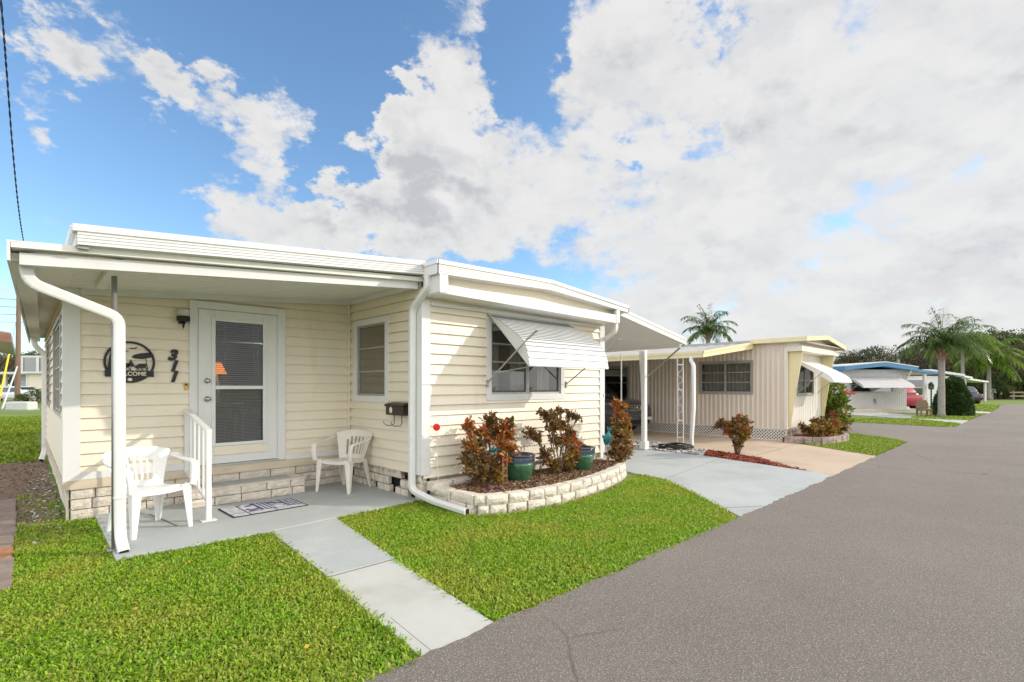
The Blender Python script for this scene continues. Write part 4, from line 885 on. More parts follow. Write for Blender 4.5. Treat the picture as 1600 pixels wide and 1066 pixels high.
for x0 in (-.085, .07):
    b = MB(); b.prism([(cx + x0 - .03, cz_ - .05), (cx + x0 + .015, cz_ - .015), (cx + x0 + .085, cz_ - .012), (cx + x0 + .075, cz_ - .062), (cx + x0 - .02, cz_ - .066)], 'y', cy_, cy_ + .005)
    for q in range(3): b.bar((cx + x0 - .02 + q * .045, cy_ + .003, cz_ - .06), (cx + x0 + .02 + q * .04, cy_ + .003, cz_ - .098), .008, .004); b.bar((cx + x0 + .02 + q * .04, cy_ + .0035, cz_ - .06), (cx + x0 - .02 + q * .045, cy_ + .0035, cz_ - .098), .008, .004)
    b.build('beach_chair', M['black'], t)
b = MB(); b.prism([(cx - .01, cz_ + .155), (cx + .02, cz_ + .165), (cx + .035, cz_ + .155), (cx + .055, cz_ + .172), (cx + .07, cz_ + .17), (cx + .045, cz_ + .15), (cx + .03, cz_ + .147), (cx + .015, cz_ + .153)], 'y', cy_, cy_ + .005); b.build('gull', M['black'], t)
place_text('lettering', text('WELCOME', .062, .0008, .0012), 'siding', (cx + .0, cy_ - .006, cz_ - .152), t)
b = MB(); s0 = 0; b.lathe([(.022, 0), (.022, .002)], n=14); b.xform(Matrix.Translation((cx, cy_ - .0025, cz_ - .197)) @ Matrix.Rotation(R(90), 4, 'X') @ Matrix.Diagonal((1, .8, 1, 1))); b.build('shell', M['siding'], t)
# brass chime plate
t = T('brass_chime', 'small tarnished brass plate on the siding at left of the door casing', 'wall ornament', (1.40, YP - .02, 1.42))
MB().box(1.375, 1.412, YP - .028, YP - .012, 1.385, 1.475).build('plate', M['brass'], t, bevel=.004)
b = MB(); b.lathe([(.010, 0), (.012, .006), (.004, .012)], n=12); b.xform(Matrix.Translation((1.394, YP - .028, 1.452)) @ Matrix.Rotation(R(90), 4, 'X')); b.build('button', M['black'], t)
# wall lantern
t = T('wall_lantern', 'small black wall lantern with clouded glass under the porch ceiling left of the door', 'wall lamp', (1.36, YP - .02, 2.30))
b = MB(); b.lathe([(.055, .06), (.06, .09), (.062, .14), (.05, .15)], (1.355, YP - .085, 2.20), 14); b.build('glass_shade', M['concrete'], t, smooth=True)
b = MB(); b.lathe([(.02, .0), (.07, .005), (.072, .06), (.06, .062)], (1.355, YP - .085, 2.20), 14); b.build('body', M['black'], t, smooth=True)
b = MB(); b.lathe([(.002, -.085), (.014, -.05), (.016, 0)], (1.355, YP - .085, 2.20), 10); b.build('finial', M['black'], t, smooth=True)
MB().box(1.32, 1.39, YP - .03, YP - .008, 2.18, 2.30).build('wall_plate', M['black'], t)
# mailbox on the return wall
t = T('wall_mailbox', 'dark bronze wall mailbox with cream oval emblem and newspaper hooks under the narrow window', 'mailbox', (3.46, 5.64, 1.13))
b = MB(); b.prism([(3.362, 1.065), (3.484, 1.065), (3.484, 1.20), (3.362, 1.185)], 'y', 5.44, 5.85); b.build('box', M['bronze'], t, bevel=.005)
b = MB(); b.prism([(3.345, 1.178), (3.36, 1.20), (3.42, 1.218), (3.484, 1.224), (3.484, 1.212), (3.42, 1.205), (3.362, 1.187)], 'y', 5.42, 5.87); b.build('lid', M['bronze'], t)
b = MB(); b.lathe([(.042, 0), (.038, .005), (.015, .008)], n=20); b.xform(Matrix.Translation((3.362, 5.72, 1.13)) @ Matrix.Rotation(R(-90), 4, 'Y') @ Matrix.Diagonal((1., .8, 1, 1))); b.build('emblem', M['oldplastic'], t)
for y in (5.70, 5.52):
    b = MB(); b.tube([(3.40, y, 1.066), (3.40, y, .96), (3.38, y, .935), (3.31, y + .03, .935), (3.29, y + .06, .96), (3.285, y + .07, .99)], .005, 6); b.build('newspaper_hook', M['bronze'], t, smooth=True)

# ------------------------------------------------------------------ planting bed
t = T('garden_wall', 'curved two-course cream concrete block wall edging the planting bed', 'retaining wall', (5.2, 4.0, 0))
def stone(cx, cy, z, L_, Dp, Hh, ang, seed, m='capblock', par=None):
    r = random.Random(seed); b = MB(); n = 4
    def pt(i, j, k):   # local: x along, y depth (front = -), z up; trapezoid plan, rough front
        x = (i / n - .5) * L_ * (1 - .12 * (j / 2)); y = (j / 2 - .5) * Dp; z_ = k / 3 * Hh
        if j == 0:
            e = i in (0, n) or k in (0, 3); y += (.018 if e else -.004) + r.uniform(-.008, .008); x *= (.96 if e else 1)
        return (x + r.uniform(-.002, .002), y, z_ + (r.uniform(-.003, .003) if k == 3 else 0))
    idx = {}
    for i in range(n + 1):
        for j in range(3):
            for k in range(4): idx[i, j, k] = len(b.v); b.v.append(pt(i, j, k))
    def q(*a): b.f.append(tuple(idx[p] for p in a)); b.mi.append(0)
    for i in range(n):
        for k in range(3): q((i, 0, k), (i + 1, 0, k), (i + 1, 0, k + 1), (i, 0, k + 1)); q((i, 2, k), (i, 2, k + 1), (i + 1, 2, k + 1), (i + 1, 2, k))
        for j in range(2): q((i, j, 3), (i + 1, j, 3), (i + 1, j + 1, 3), (i, j + 1, 3)); q((i, j, 0), (i, j + 1, 0), (i + 1, j + 1, 0), (i + 1, j, 0))
    for j in range(2):
        for k in range(3): q((0, j, k), (0, j, k + 1), (0, j + 1, k + 1), (0, j + 1, k)); q((n, j, k), (n, j + 1, k), (n, j + 1, k + 1), (n, j, k + 1))
    b.xform(Matrix.Translation((cx, cy, z)) @ Matrix.Rotation(ang, 4, 'Z')); return b.build('block', M[m], par or t, bevel=.008)
arc = [(3.56, 4.33), (3.75, 4.19), (4.0, 4.11), (4.35, 4.045), (4.75, 4.02), (5.2, 4.045), (5.65, 4.115), (6.1, 4.22), (6.5, 4.345), (6.85, 4.50), (7.05, 4.68), (7.12, 4.92), (7.14, 5.16)]
AL = [0]
for p_, q_ in zip(arc, arc[1:]): AL.append(AL[-1] + math.dist(p_, q_))
def along(s):
    for i in range(len(arc) - 1):
        if s <= AL[i + 1] or i == len(arc) - 2:
            f = (s - AL[i]) / (AL[i + 1] - AL[i]); a, c = arc[i], arc[i + 1]
            return a[0] + (c[0] - a[0]) * f, a[1] + (c[1] - a[1]) * f, math.atan2(c[1] - a[1], c[0] - a[0])
sd = 0
for course, (z, s, inset) in enumerate(((-.01, .06, .0), (.102, .02, .014))):
    while s < AL[-1] - .1:
        L_ = rng.uniform(.20, .29) if s > .1 else .14; x, y, a = along(s + L_ / 2); nx, ny = -math.sin(a), math.cos(a); sd += 1
        stone(x + nx * (.075 + inset), y + ny * (.075 + inset), z, L_ - .012, .16, .112, a + rng.uniform(-.02, .02), sd); s += L_
for course, z in enumerate((-.01, .102)):
    y = 5.20
    while y > 4.40:
        L_ = min(.36 if course == 0 else .42, y - 4.36); sd += 1; stone(3.645 + course * .008, y - L_ / 2, z, L_ - .008, .14, .112, R(-90), sd); y -= L_
# low ledge of old blocks against the house
t2 = T('block_ledge', 'short row of old blocks laid against the street wall behind the first shrub', 'block ledge', (4.1, 5.15, 0))
x = 3.52
for k in range(5): L_ = .34; sd += 1; stone(x + L_ / 2, 5.115, .16, L_ - .01, .15, .105, 0, sd, par=t2); sd += 1; stone(x + .1 + L_ / 2, 5.09, .05, L_ - .01, .15, .105, 0, sd, par=t2); x += L_
def bedz(p): return .03 * np.sin(np.clip((p[:, 1] - 4.1) / 1.1, 0, 1) * np.pi) + .005 * np.sin(p[:, 0] * 5)
bed = [(3.70, 5.19), (3.70, 4.42), (3.95, 4.25), (4.4, 4.18), (4.8, 4.15), (5.2, 4.175), (5.62, 4.24), (6.05, 4.34), (6.45, 4.47), (6.75, 4.61), (6.93, 4.78), (7.0, 5.0), (7.0, 5.19)]
b = MB(); b.prism(bed, 'z', -.05, .165); struct(b.build('bed_soil', M['mulchbed']))
chips('bark_mulch', bed, 5200, .042, M['chip'], .168, hill=bedz)
chips('scattered_bark', [(3.75, 4.10), (4.6, 3.92), (5.6, 4.0), (6.6, 4.25), (6.6, 4.3), (5.6, 4.06), (4.6, 3.97), (3.8, 4.16)], 500, .04, M['chip'], .03)

def shrub(name, label, loc, specs, m, stems_m='stem', group=None, leaf=(.066, .029), cat='shrub', mul=2.3, nstem=6, seed=1, base_r=.05, tipr=.045):
    """specs: list of (dx,dy,z,r,leafcount,material) clumps; stems run from the base to every clump and carry leaf rosettes"""
    r = random.Random(seed); g = np.random.default_rng(seed); t = T(name, label, cat, loc, 0, group)
    b = MB(); byM = {}
    for (dx, dy, z, rad, n, mm_) in specs:
        C0 = Vector((dx, dy, z)); base = Vector((r.uniform(-base_r, base_r), r.uniform(-base_r, base_r), 0))
        mid = base.lerp(C0, .5) + Vector((r.uniform(-.04, .04), r.uniform(-.04, .04), .04))
        b.tube([base, mid, C0], [.011, .008, .005], 6)
        n = int(n * mul); nt_ = max(3, int(n / 15)); tips = []
        for k in range(nt_):
            v = Vector((r.gauss(0, 1), r.gauss(0, 1), r.gauss(.25, .9))).normalized() * rad * r.uniform(.45, 1.05); tip = C0 + v
            b.tube([mid.lerp(C0, r.uniform(.3, 1)), C0 + v * .55, tip], [.005, .004, .003], 5); tips.append((tip, v.normalized()))
        cs, ds = [], []
        for tip, v in tips:
            for k in range(int(n / nt_)):
                back = r.uniform(0, 1) ** 1.2; c = tip - v * back * .12 + Vector((r.gauss(0, .012), r.gauss(0, .012), r.gauss(0, .012)))
                d = Vector((r.gauss(0, 1), r.gauss(0, 1), r.gauss(0, .7))).normalized() + v * (.9 - .8 * back) + Vector((0, 0, .35)); cs.append(c); ds.append(d)
        byM.setdefault(mm_, ([], []))[0].extend(cs); byM[mm_][1].extend(ds)
    b.build('stem', M[stems_m], t, world=False, smooth=True)
    for mm_, (cs, ds) in byM.items():
        V, lo, sz = leaves(np.array([tuple(c) for c in cs]), np.array([tuple(d) for d in ds]), leaf[0], leaf[1], .22, True); npmesh('foliage', V, lo, sz, M[mm_], t)
    return t
g1 = 'croton shrubs in the planting bed'
shrub('croton_shrub', 'croton shrub with bronze and red leaves, leftmost in the bed, beside the first green pot', (4.23, 4.78, .165),
      [(-.30, .06, .76, .11, 90, 'crotonred'), (-.15, -.02, .68, .11, 90, 'crotonred'), (-.32, 0, .52, .12, 110, 'crotonred'), (-.36, .0, .33, .13, 110, 'croton'), (-.22, -.05, .40, .13, 110, 'croton'),
       (.05, .05, .80, .13, 130, 'croton'), (.20, .0, .70, .13, 130, 'crotonred'), (.32, .02, .62, .13, 130, 'crotonred'), (.30, .0, .78, .10, 90, 'croton'), (.14, -.03, .52, .14, 130, 'crotonred'), (.28, -.04, .44, .12, 100, 'crotonred'), (.06, .08, .62, .13, 110, 'croton'),
       (-.06, -.08, .28, .14, 120, 'croton'), (-.25, -.08, .18, .14, 120, 'croton'), (.12, -.12, .34, .10, 70, 'crotonred'), (.0, -.12, .12, .10, 100, 'crotonyel'), (.10, -.05, .18, .10, 90, 'crotonyel'), (-.1, .1, .5, .15, 100, 'croton')], 'croton', group=g1, seed=3)
shrub('croton_shrub', 'open dark bronze croton shrub with bare grey stems, middle one between the two pots', (5.49, 4.72, .165),
      [(-.28, .0, .86, .12, 90, 'croton'), (-.12, .05, .80, .12, 90, 'croton'), (-.20, -.05, .66, .13, 100, 'croton'), (-.56, .02, .62, .09, 60, 'croton'), (-.44, .02, .54, .08, 50, 'croton'), (.10, .08, .90, .06, 34, 'croton'), (.30, .05, .84, .08, 50, 'croton'), (.42, .02, .80, .06, 34, 'croton'),
       (.02, .0, .70, .13, 100, 'croton'), (.22, -.02, .58, .12, 90, 'croton'), (.30, .0, .42, .13, 100, 'crotonred'), (.12, -.08, .48, .13, 100, 'crotonred'), (.26, -.08, .26, .13, 110, 'crotonred'), (.10, -.1, .24, .12, 90, 'crotonyel'), (-.30, .02, .30, .11, 80, 'croton'), (-.16, -.06, .16, .12, 90, 'croton'), (.05, -.08, .10, .12, 90, 'croton'), (-.08, 0, .50, .12, 70, 'croton')], 'croton', group=g1, seed=9, base_r=.07)
shrub('croton_shrub', 'tall narrow croton shrub with bright orange leaves, rightmost in the bed by the wall corner', (6.95, 4.72, .165),
      [(-.05, .0, .98, .09, 80, 'crotonred'), (.10, .0, .90, .10, 90, 'crotonred'), (-.02, -.02, .80, .12, 110, 'crotonred'), (.14, -.02, .70, .12, 110, 'crotonred'), (.02, .02, .62, .13, 110, 'crotonyel'), (.14, -.03, .50, .12, 100, 'crotonyel'), (-.02, -.04, .45, .12, 100, 'croton'), (.10, -.05, .35, .12, 90, 'crotonred'), (-.16, -.05, .33, .13, 100, 'croton'), (-.24, -.04, .20, .12, 80, 'croton'), (.0, -.06, .20, .12, 90, 'croton'), (.14, -.06, .16, .11, 80, 'crotonyel'), (-.08, -.1, .10, .12, 80, 'croton')], 'croton', group=g1, seed=14)
def pot(label, loc, s=1.):
    t = T('glazed_pot', label, 'plant pot', loc, 0, 'green glazed pots in the planting bed')
    prof = [(.115, 0), (.125, .012), (.165, .09), (.188, .17), (.196, .235), (.192, .262)]
    b = MB(); b.lathe([(r * s, z * s) for r, z in prof], n=36); b.build('body', M['potgreen'], t, world=False, smooth=True)
    b = MB(); b.lathe([(.190 * s, .258 * s), (.199 * s, .275 * s), (.203 * s, .31 * s), (.200 * s, .335 * s)], n=36); b.build('band', M['potblue'], t, world=False, smooth=True)
    b = MB()
    for k in range(40):   # incised lattice on the band
        a0, a1 = k / 40 * 2 * math.pi, (k + 1.6) / 40 * 2 * math.pi
        f = lambda a, z: (math.cos(a) * .2045 * s, math.sin(a) * .2045 * s, z * s)
        b.bar(f(a0, .28), f(a1, .328), .006, .004); b.bar(f(a1, .28), f(a0, .328), .006, .004)
    b.build('lattice_relief', M['potdark'], t, world=False)
    b = MB(); b.lathe([(.200 * s, .334 * s), (.214 * s, .342 * s), (.216 * s, .358 * s), (.204 * s, .366 * s), (.186 * s, .360 * s), (.182 * s, .31 * s), (.16 * s, .30 * s)], n=36); b.build('rim', M['potdark'], t, world=False, smooth=True)
    b = MB(); b.lathe([(.184 * s, .30 * s), (.1 * s, .31 * s), (.01, .312 * s)], n=24); b.build('potting_soil', M['potsoil'], t, world=False)
    return t
pot('round green glazed pot with blue lattice band, empty, standing fully visible in the bed', (4.68, 4.73, .172), 1.02)
pot('green glazed pot half hidden behind the middle croton shrub', (5.95, 4.70, .172), 1.0)
# small copper trellis, spider-leaved purple plant, marker, fish ornaments
t = T('copper_trellis', 'narrow copper wire trellis stake between the left croton and the first pot', 'garden stake', (4.27, 4.56, .165))
for x in (4.235, 4.305): MB().tube([(x, 4.56, .16), (x, 4.56, .56)], .006, 6).build('upright', M['copper'], t)
for z in (.24, .33, .42, .52): MB().tube([(4.235, 4.56, z), (4.305, 4.56, z)], .004, 6).build('rung', M['copper'], t)
t = T('purple_plant', 'small purple strap-leaved plant in the mulch at the front of the bed', 'plant', (3.99, 4.50, .17))
cs, ds = [], []
for k in range(26):
    a = k * 2.4; cs.append((0, 0, .01)); ds.append((math.cos(a), math.sin(a), rng.uniform(.15, .9)))
V, lo, sz = leaves(np.array(cs), np.array(ds), .15, .022, .2); npmesh('foliage', V, lo, sz, M['purple'], t); MB().lathe([(.012, -.02), (.01, .03)], n=8).build('stem', M['stem'], t, world=False)
t = T('driveway_marker', 'thin white rod topped by a round red reflector near the house corner', 'marker', (3.80, 5.03, .1))
MB().tube([(3.62, 5.035, .1), (3.598, 5.06, .90)], .0035, 6).build('rod', M['trim'], t)
b = MB(); b.lathe([(.004, -.008), (.043, -.006), (.045, .0), (.043, .006), (.004, .008)], n=24); b.xform(Matrix.Translation((3.598, 5.055, .935)) @ Matrix.Rotation(R(-44), 4, 'Z') @ Matrix.Rotation(R(90), 4, 'X')); b.build('reflector', M['redrefl'], t)
def fish(label, loc, rz, tilt, h, s=1.):
    t = T('fish_ornament', label, 'garden ornament', loc, rz, 'teal metal fish stakes in the planting bed')
    b = MB(); b.tube([(0, 0, 0), (.004, 0, h * .5), (0, 0, h)], .005, 6); b.build('stake', M['copper'], t, world=False)
    b = MB(); n = 9
    pr = [(.002, -.11), (.035, -.085), (.055, -.04), (.06, 0), (.05, .045), (.03, .08), (.012, .10)]
    b.lathe([(r * s, z * s) for r, z in pr], n=14); b.xform(Matrix.Translation((0, 0, h + .09 * s)) @ Matrix.Rotation(tilt, 4, 'Y') @ Matrix.Diagonal((1, .35, 1, 1))); b.build('body', M['teal'], t, world=False, smooth=True)
    b = MB(); m4 = Matrix.Translation((0, 0, h + .09 * s)) @ Matrix.Rotation(tilt, 4, 'Y'); b.prism([(-.008 * s, .09 * s), (.008 * s, .09 * s), (.05 * s, .19 * s), (.0, .165 * s), (-.05 * s, .19 * s)], 'y', -.004, .004); b.xform(m4); b.build('tail_fin', M['teal'], t, world=False)
    for sg in (-1, 1):
        b = MB(); b.prism([(sg * .05 * s, -.03 * s), (sg * .055 * s, .03 * s), (sg * .085 * s, .045 * s), (sg * .08 * s, .0)], 'y', -.004, .004); b.xform(m4); b.build('fin', M['teal'], t, world=False)
    return t
fish('bright teal fish ornament on a thin stake before the rightmost croton', (6.50, 4.62, .165), R(-44), R(12), .37, 1.0)
fish('teal fish stake peeping out of the top of the left croton shrub', (4.48, 4.95, .165), R(-44), R(-70), .66, .55)
fish('dark teal fish stake low among the leaves of the left croton shrub', (4.24, 4.74, .165), R(-44), R(80), .42, .5)

# ------------------------------------------------------------------ neighbour's home and carport
def ribbed(b, P, u0, u1, z0, z1, holes=(), pitch=.128, d=.018, z1f=None):
    u = u0
    while u < u1 - 1e-4:
        for a, c, o0, o1 in ((0, .5, 0, 0), (.5, .62, 0, d), (.62, .88, d, d), (.88, 1., d, 0)):
            p, q = u + a * pitch, min(u + c * pitch, u1)
            if q <= p: continue
            zs = [(z0, z1f((p + q) / 2) if z1f else z1)]
            for h in holes:
                if h[0] < q - 1e-5 and h[1] > p + 1e-5: zs = [x for g, e in zs for x in ((g, min(e, h[2])), (max(g, h[3]), e)) if x[1] - x[0] > 1e-4]
            for g, e in zs: b.quad(P(p, g, o0), P(q, g, o1), P(q, e, o1), P(p, e, o0))
        u += pitch
NX, NY, NE = 14.3, 4.53, 17.75
K = T('neighbour_home', 'pinkish beige ribbed mobile home with pale yellow trim and tapered yellow fins', 'mobile home', (16, 9, 0))
Ns = lambda u, z, o: (NX - o, u, z); Nf = lambda u, z, o: (u, NY - o, z)
holes = [(5.42, 6.85, 1.27, 2.10), (9.35, 10.6, 1.05, 2.05)]
b = MB(); ribbed(b, Ns, NY, 16, .31, 2.62, holes); b.build('side_wall', M['pinkside'], K)
fhole = [(15.15, 16.5, 1.22, 1.98)]
b = MB(); ribbed(b, Nf, NX, NE, .33, 2.45, fhole, pitch=.16, d=.012); b.build('street_wall', M['creamfront'], K)
b = MB(); b.box(NX - .025, NX + .05, NY - .025, NY + .05, .31, 2.45); b.build('corner_trim', M['creamfront'], K)
b = MB(); b.quad((NE, NY, 0), (NE, 16, 0), (NE, 16, 2.6), (NE, NY, 2.6)); b.quad((NX, 16, 0), (NE, 16, 0), (NE, 16, 2.6), (NX, 16, 2.6)); b.build('rear_wall', M['pinkside'], K)
window(Ns, 5.36, 6.9, 1.21, 2.15, 2, (.34, .67), K, .055, 'glassclear', casing='alu', curtain='full', label='paired awning window with pale curtains')
window(Ns, 9.3, 10.65, 1.0, 2.1, 1, (.5, .75), K, .05, 'glass', casing='alu')
window(Nf, 15.1, 16.55, 1.17, 2.03, 2, (.5,), K, .05, 'glassclear', casing='alu')
# lattice skirting
b = MB(); st = .085
def lat(b, P, u0, u1, z0, z1, o):
    h = z1 - z0; u = u0 - h
    while u < u1:
        for sg in (0, 1):
            a, c = u, u + h
            p, q = max(a, u0), min(c, u1)
            if q - p < .01: continue
            za, zc = (z0 + (p - a), z0 + (q - a)) if sg == 0 else (z1 - (p - a), z1 - (q - a)); w = .019; oo = o + sg * .004
            b.quad(P(p, za - w, oo), P(q, zc - w, oo), P(q, zc + w, oo), P(p, za + w, oo))
        u += st
lat(b, Ns, NY + .02, 12.5, .02, .31, .0); b.box(NX - .012, NX - .002, NY, 12.5, .29, .325); b.box(NX - .012, NX - .002, NY, 12.5, .0, .035); b.box(NX - .012, NX - .0, NY - .02, NY + .02, 0, .31); b.build('lattice_skirting', M['lattice'], K)
b = MB(); b.quad((NX + .06, NY, 0), (NX + .06, 16, 0), (NX + .06, 16, .33), (NX + .06, NY, .33)); b.build('crawl_space_shade', M['void'], K)  # black sheet behind the lattice stands in for the shade under the floor
b = MB(); blockwall(b, lambda u, z, o: (u, NY - .02 - o, z), NX + .03, NE, 3, .11, .3, seed=31); b.cur = 1; b.quad((NX, NY, 0), (NE, NY, 0), (NE, NY, .34), (NX, NY, .34)); b.build('skirting', [M['brickpink'], M['mortar']], K)
# roof: gable towards the street, yellow fascia all round
nt_ = [(14.12, 2.68), (16.05, 2.83), (17.95, 2.62)]
b = MB(); b.prism([(x, z - .075) for x, z in nt_] + [(x, z - .01) for x, z in nt_[::-1]], 'y', 4.03, 16.2); b.build('roof', M['greyroof'], K)
b = MB(); b.box(14.10, 14.125, 4.0, 5.36, 2.575, 2.69); b.box(17.94, 17.97, 4.0, 16.2, 2.52, 2.63)
for (x0, a), (x1, c) in zip(nt_, nt_[1:]): b.add([(x0 - .01, 4.0, a - .105), (x1 + .01, 4.0, c - .105), (x1 + .01, 4.0, c + .01), (x0 - .01, 4.0, a + .01), (x0 - .01, 4.03, a - .105), (x1 + .01, 4.03, c - .105), (x1 + .01, 4.03, c + .012), (x0 - .01, 4.03, a + .012)], [(0, 1, 2, 3), (0, 1, 5, 4), (3, 2, 6, 7)])
b.build('roof_fascia', M['yellow'], K)
b = MB(); b.box(14.14, 17.93, 4.04, 5.0, 2.562, 2.572); b.build('eave_soffit', M['pinkside'], K)
b = MB(); b.box(14.28, 17.75, 4.16, NY, 2.34, 2.475); b.build('soffit_box', M['creamfront'], K, bevel=.004)
b = MB(); b.add([(14.3, 4.24, 2.475), (17.7, 4.24, 2.475), (17.7, 4.24, 2.58), (16.05, 4.24, 2.76), (14.3, 4.24, 2.58), (14.3, NY, 2.475), (17.7, NY, 2.475), (17.7, NY, 2.58), (16.05, NY, 2.76), (14.3, NY, 2.58)], [(0, 1, 2, 3, 4), (0, 4, 9, 5), (1, 2, 7, 6)]); b.build('gable', M['creamfront'], K)
for x in (14.42, 17.32):
    b = MB(); b.prism([(NY - .02, 2.34), (4.17, 2.34), (4.30, 1.55), (4.46, .36), (NY - .02, .36)], 'x', x - .02, x + .02); b.build('fin', M['yellow'], K)
def awning2(name, x0, x1, yw, zt, out, drop, m, parent, world=True, n=9, arm='alu', wing=True, k=0):
    prof = []
    for i in range(n + 1):
        t = i / n; prof.append((yw - out * (t if t < .85 else .85 + (t - .85) * .55), zt - drop * t ** 1.2 - max(0, t - .75) ** 2 * drop * 2.2))
    b = MB()
    for (ya, za), (yb, zb_) in zip(prof, prof[1:]):
        b.add([(x0, ya, za), (x1, ya, za), (x1, yb, zb_ + .006), (x0, yb, zb_ + .006), (x0, yb, zb_), (x1, yb, zb_)], [(0, 1, 2, 3), (3, 2, 5, 4)])
    a = b.build(name, M[m], parent, world); s_ = a.modifiers.new('s', 'SOLIDIFY'); s_.thickness = .006
    for x in (x0, x1): MB().prism(prof + [(prof[-1][0] + .06, prof[-1][1] - .01), (yw - .12, zt - .12)], 'x', x - .003, x + .003).build('awning_wing', M[m], a, world)
    for x in (x0 - .02, x1 + .02): MB().bar((x, yw - .02, zt - drop * 1.75), (x, prof[6][0], prof[6][1]), .02, .012).build('awning_arm', M[arm], a, world)
    return a
awning2('awning', 14.95, 16.75, NY - .02, 2.13, .98, .52, 'trim', K)
# carport pan roof with yellow gutter
b = MB(); nz = lambda x: 2.24 + (x - 11.3) * .128
b.add([(11.3, 5.36, nz(11.3) - .05), (14.3, 5.36, nz(14.3) - .05), (14.3, 16, nz(14.3) - .05), (11.3, 16, nz(11.3) - .05), (11.3, 5.36, nz(11.3)), (14.3, 5.36, nz(14.3)), (14.3, 16, nz(14.3)), (11.3, 16, nz(11.3))], [(0, 1, 2, 3), (4, 5, 6, 7), (0, 1, 5, 4), (1, 2, 6, 5), (2, 3, 7, 6), (3, 0, 4, 7)]); b.build('carport_roof', M['greyroof'], K)
b = MB(); y = 5.45
while y < 16: b.bar((11.31, y, nz(11.31) + .008), (14.28, y, nz(14.28) + .008), .03, .016); y += .305
b.build('roof_seam', M['greyroof'], K)
b = MB(); b.box(11.22, 11.30, 5.33, 16, 2.10, 2.235); b.box(11.205, 11.22, 5.33, 16, 2.185, 2.245); b.build('carport_gutter', M['yellow'], K)
b = MB(); b.add([(11.22, 5.32, nz(11.22) - .13), (14.3, 5.32, nz(14.3) - .16), (14.3, 5.32, nz(14.3) + .02), (11.22, 5.32, nz(11.22) + .01), (11.22, 5.36, nz(11.22) - .13), (14.3, 5.36, nz(14.3) - .16), (14.3, 5.36, nz(14.3) + .02), (11.22, 5.36, nz(11.22) + .01)], [(0, 1, 2, 3), (4, 5, 6, 7), (0, 1, 5, 4), (3, 2, 6, 7)]); 
b.add([(11.22, 5.305, nz(11.22) - .03), (14.3, 5.305, nz(14.3) - .05), (14.3, 5.305, nz(14.3) + .025), (11.22, 5.305, nz(11.22) + .015), (11.22, 5.33, nz(11.22) - .03), (14.3, 5.33, nz(14.3) - .05), (14.3, 5.33, nz(14.3) + .025), (11.22, 5.33, nz(11.22) + .015)], [(0, 1, 2, 3), (0, 1, 5, 4), (3, 2, 6, 7)]); b.build('carport_fascia', M['yellow'], K)
spout([(11.26, 5.62, 2.12), (11.24, 5.62, 2.03), (11.16, 5.52, 1.93), (11.17, 5.52, .95), (11.22, 5.6, .18), (11.28, 5.62, .03)], w=.10, h=.075, parent=K, up=(0, -1, 0))
for y in (9.0, 13): MB().box(11.27, 11.33, y, y + .06, 0, 2.12).build('carport_post', M['lattice'], K)
def scroll(b, p, q, turns, r0, flip):
    """S-scroll bar between two heights in the post's own plane"""
    ax = Vector((.155, -.155, 0)).normalized(); c = (Vector(p) + Vector(q)) / 2; h = (q[2] - p[2]) / 2; pts = []
    for i in range(25):
        f = i / 24 * 2 - 1; a = math.sin(f * math.pi) * r0 * flip; pts.append(c + ax * a + Vector((0, 0, f * h * (1 - .15 * math.cos(f * math.pi)))))
    b.tube(pts, .006, 5)
pl_, pr_ = Vector((11.17, 5.93, 0)), Vector((11.27, 5.83, 0))
b = MB(); b.bar(pl_, pl_ + Vector((0, 0, 2.12)), .017); b.bar(pr_, pr_ + Vector((0, 0, 2.12)), .017)
for z in (.22, .62, 1.35, 1.95): b.bar(pl_ + Vector((0, 0, z)), pr_ + Vector((0, 0, z)), .02)
mid_ = (pl_ + pr_) / 2
for z0, z1 in ((.64, .98), (.98, 1.33), (1.37, 1.65), (1.65, 1.93)): scroll(b, mid_ + Vector((0, 0, z0)), mid_ + Vector((0, 0, z1)), 1, .05, 1)
b.build('ornamental_post', M['trim'], K, label='white wrought carport post with scrollwork')
b = MB(); pts = []
for i in range(150):
    a = i / 20 * 2 * math.pi; rr = .30 + .08 * math.sin(i * .13) + rng.uniform(-.01, .01); pts.append((10.72 + rr * 1.15 * math.cos(a), 5.72 + rr * math.sin(a), .03 + i * .0005 + .012 * math.sin(i * .9)))
pts += [(10.45, 6.2, .03), (10.3, 6.8, .03), (10.25, 7.5, .03)]; b.tube(pts, .011, 6); tag(b.build('garden_hose', M['hose'], smooth=True), 'coiled black garden hose lying on white gravel between the two driveways', 'hose')

# shrubs beside the driveways and at the neighbour's front
def spread(n, rx, ry, z0, z1, rad, cnt, mats, seed):
    r = random.Random(seed); return [(r.uniform(-rx, rx), r.uniform(-ry, ry), r.uniform(z0, z1), rad * r.uniform(.75, 1.2), cnt, r.choice(mats)) for _ in range(n)]
shrub('croton_shrub', 'small round croton shrub on pale bare stems in red mulch between the driveways', (10.62, 4.30, .0), spread(15, .30, .30, .36, .70, .14, 70, ['croton', 'crotonred', 'croton', 'crotonyel'], 41) + [(-.22, -.1, .24, .1, 40, 'croton')], 'croton', seed=41, base_r=.04, leaf=(.075, .036))
t = T('planter_wall', 'low curved pinkish brick planter edging before the beige home', 'planter', (14.6, 3.8, 0))
pl = [(13.86, 4.44), (13.9, 4.0), (14.0, 3.66), (14.35, 3.52), (14.9, 3.46), (15.5, 3.45), (15.9, 3.58), (16.1, 3.9), (16.15, 4.4)]
b = MB()
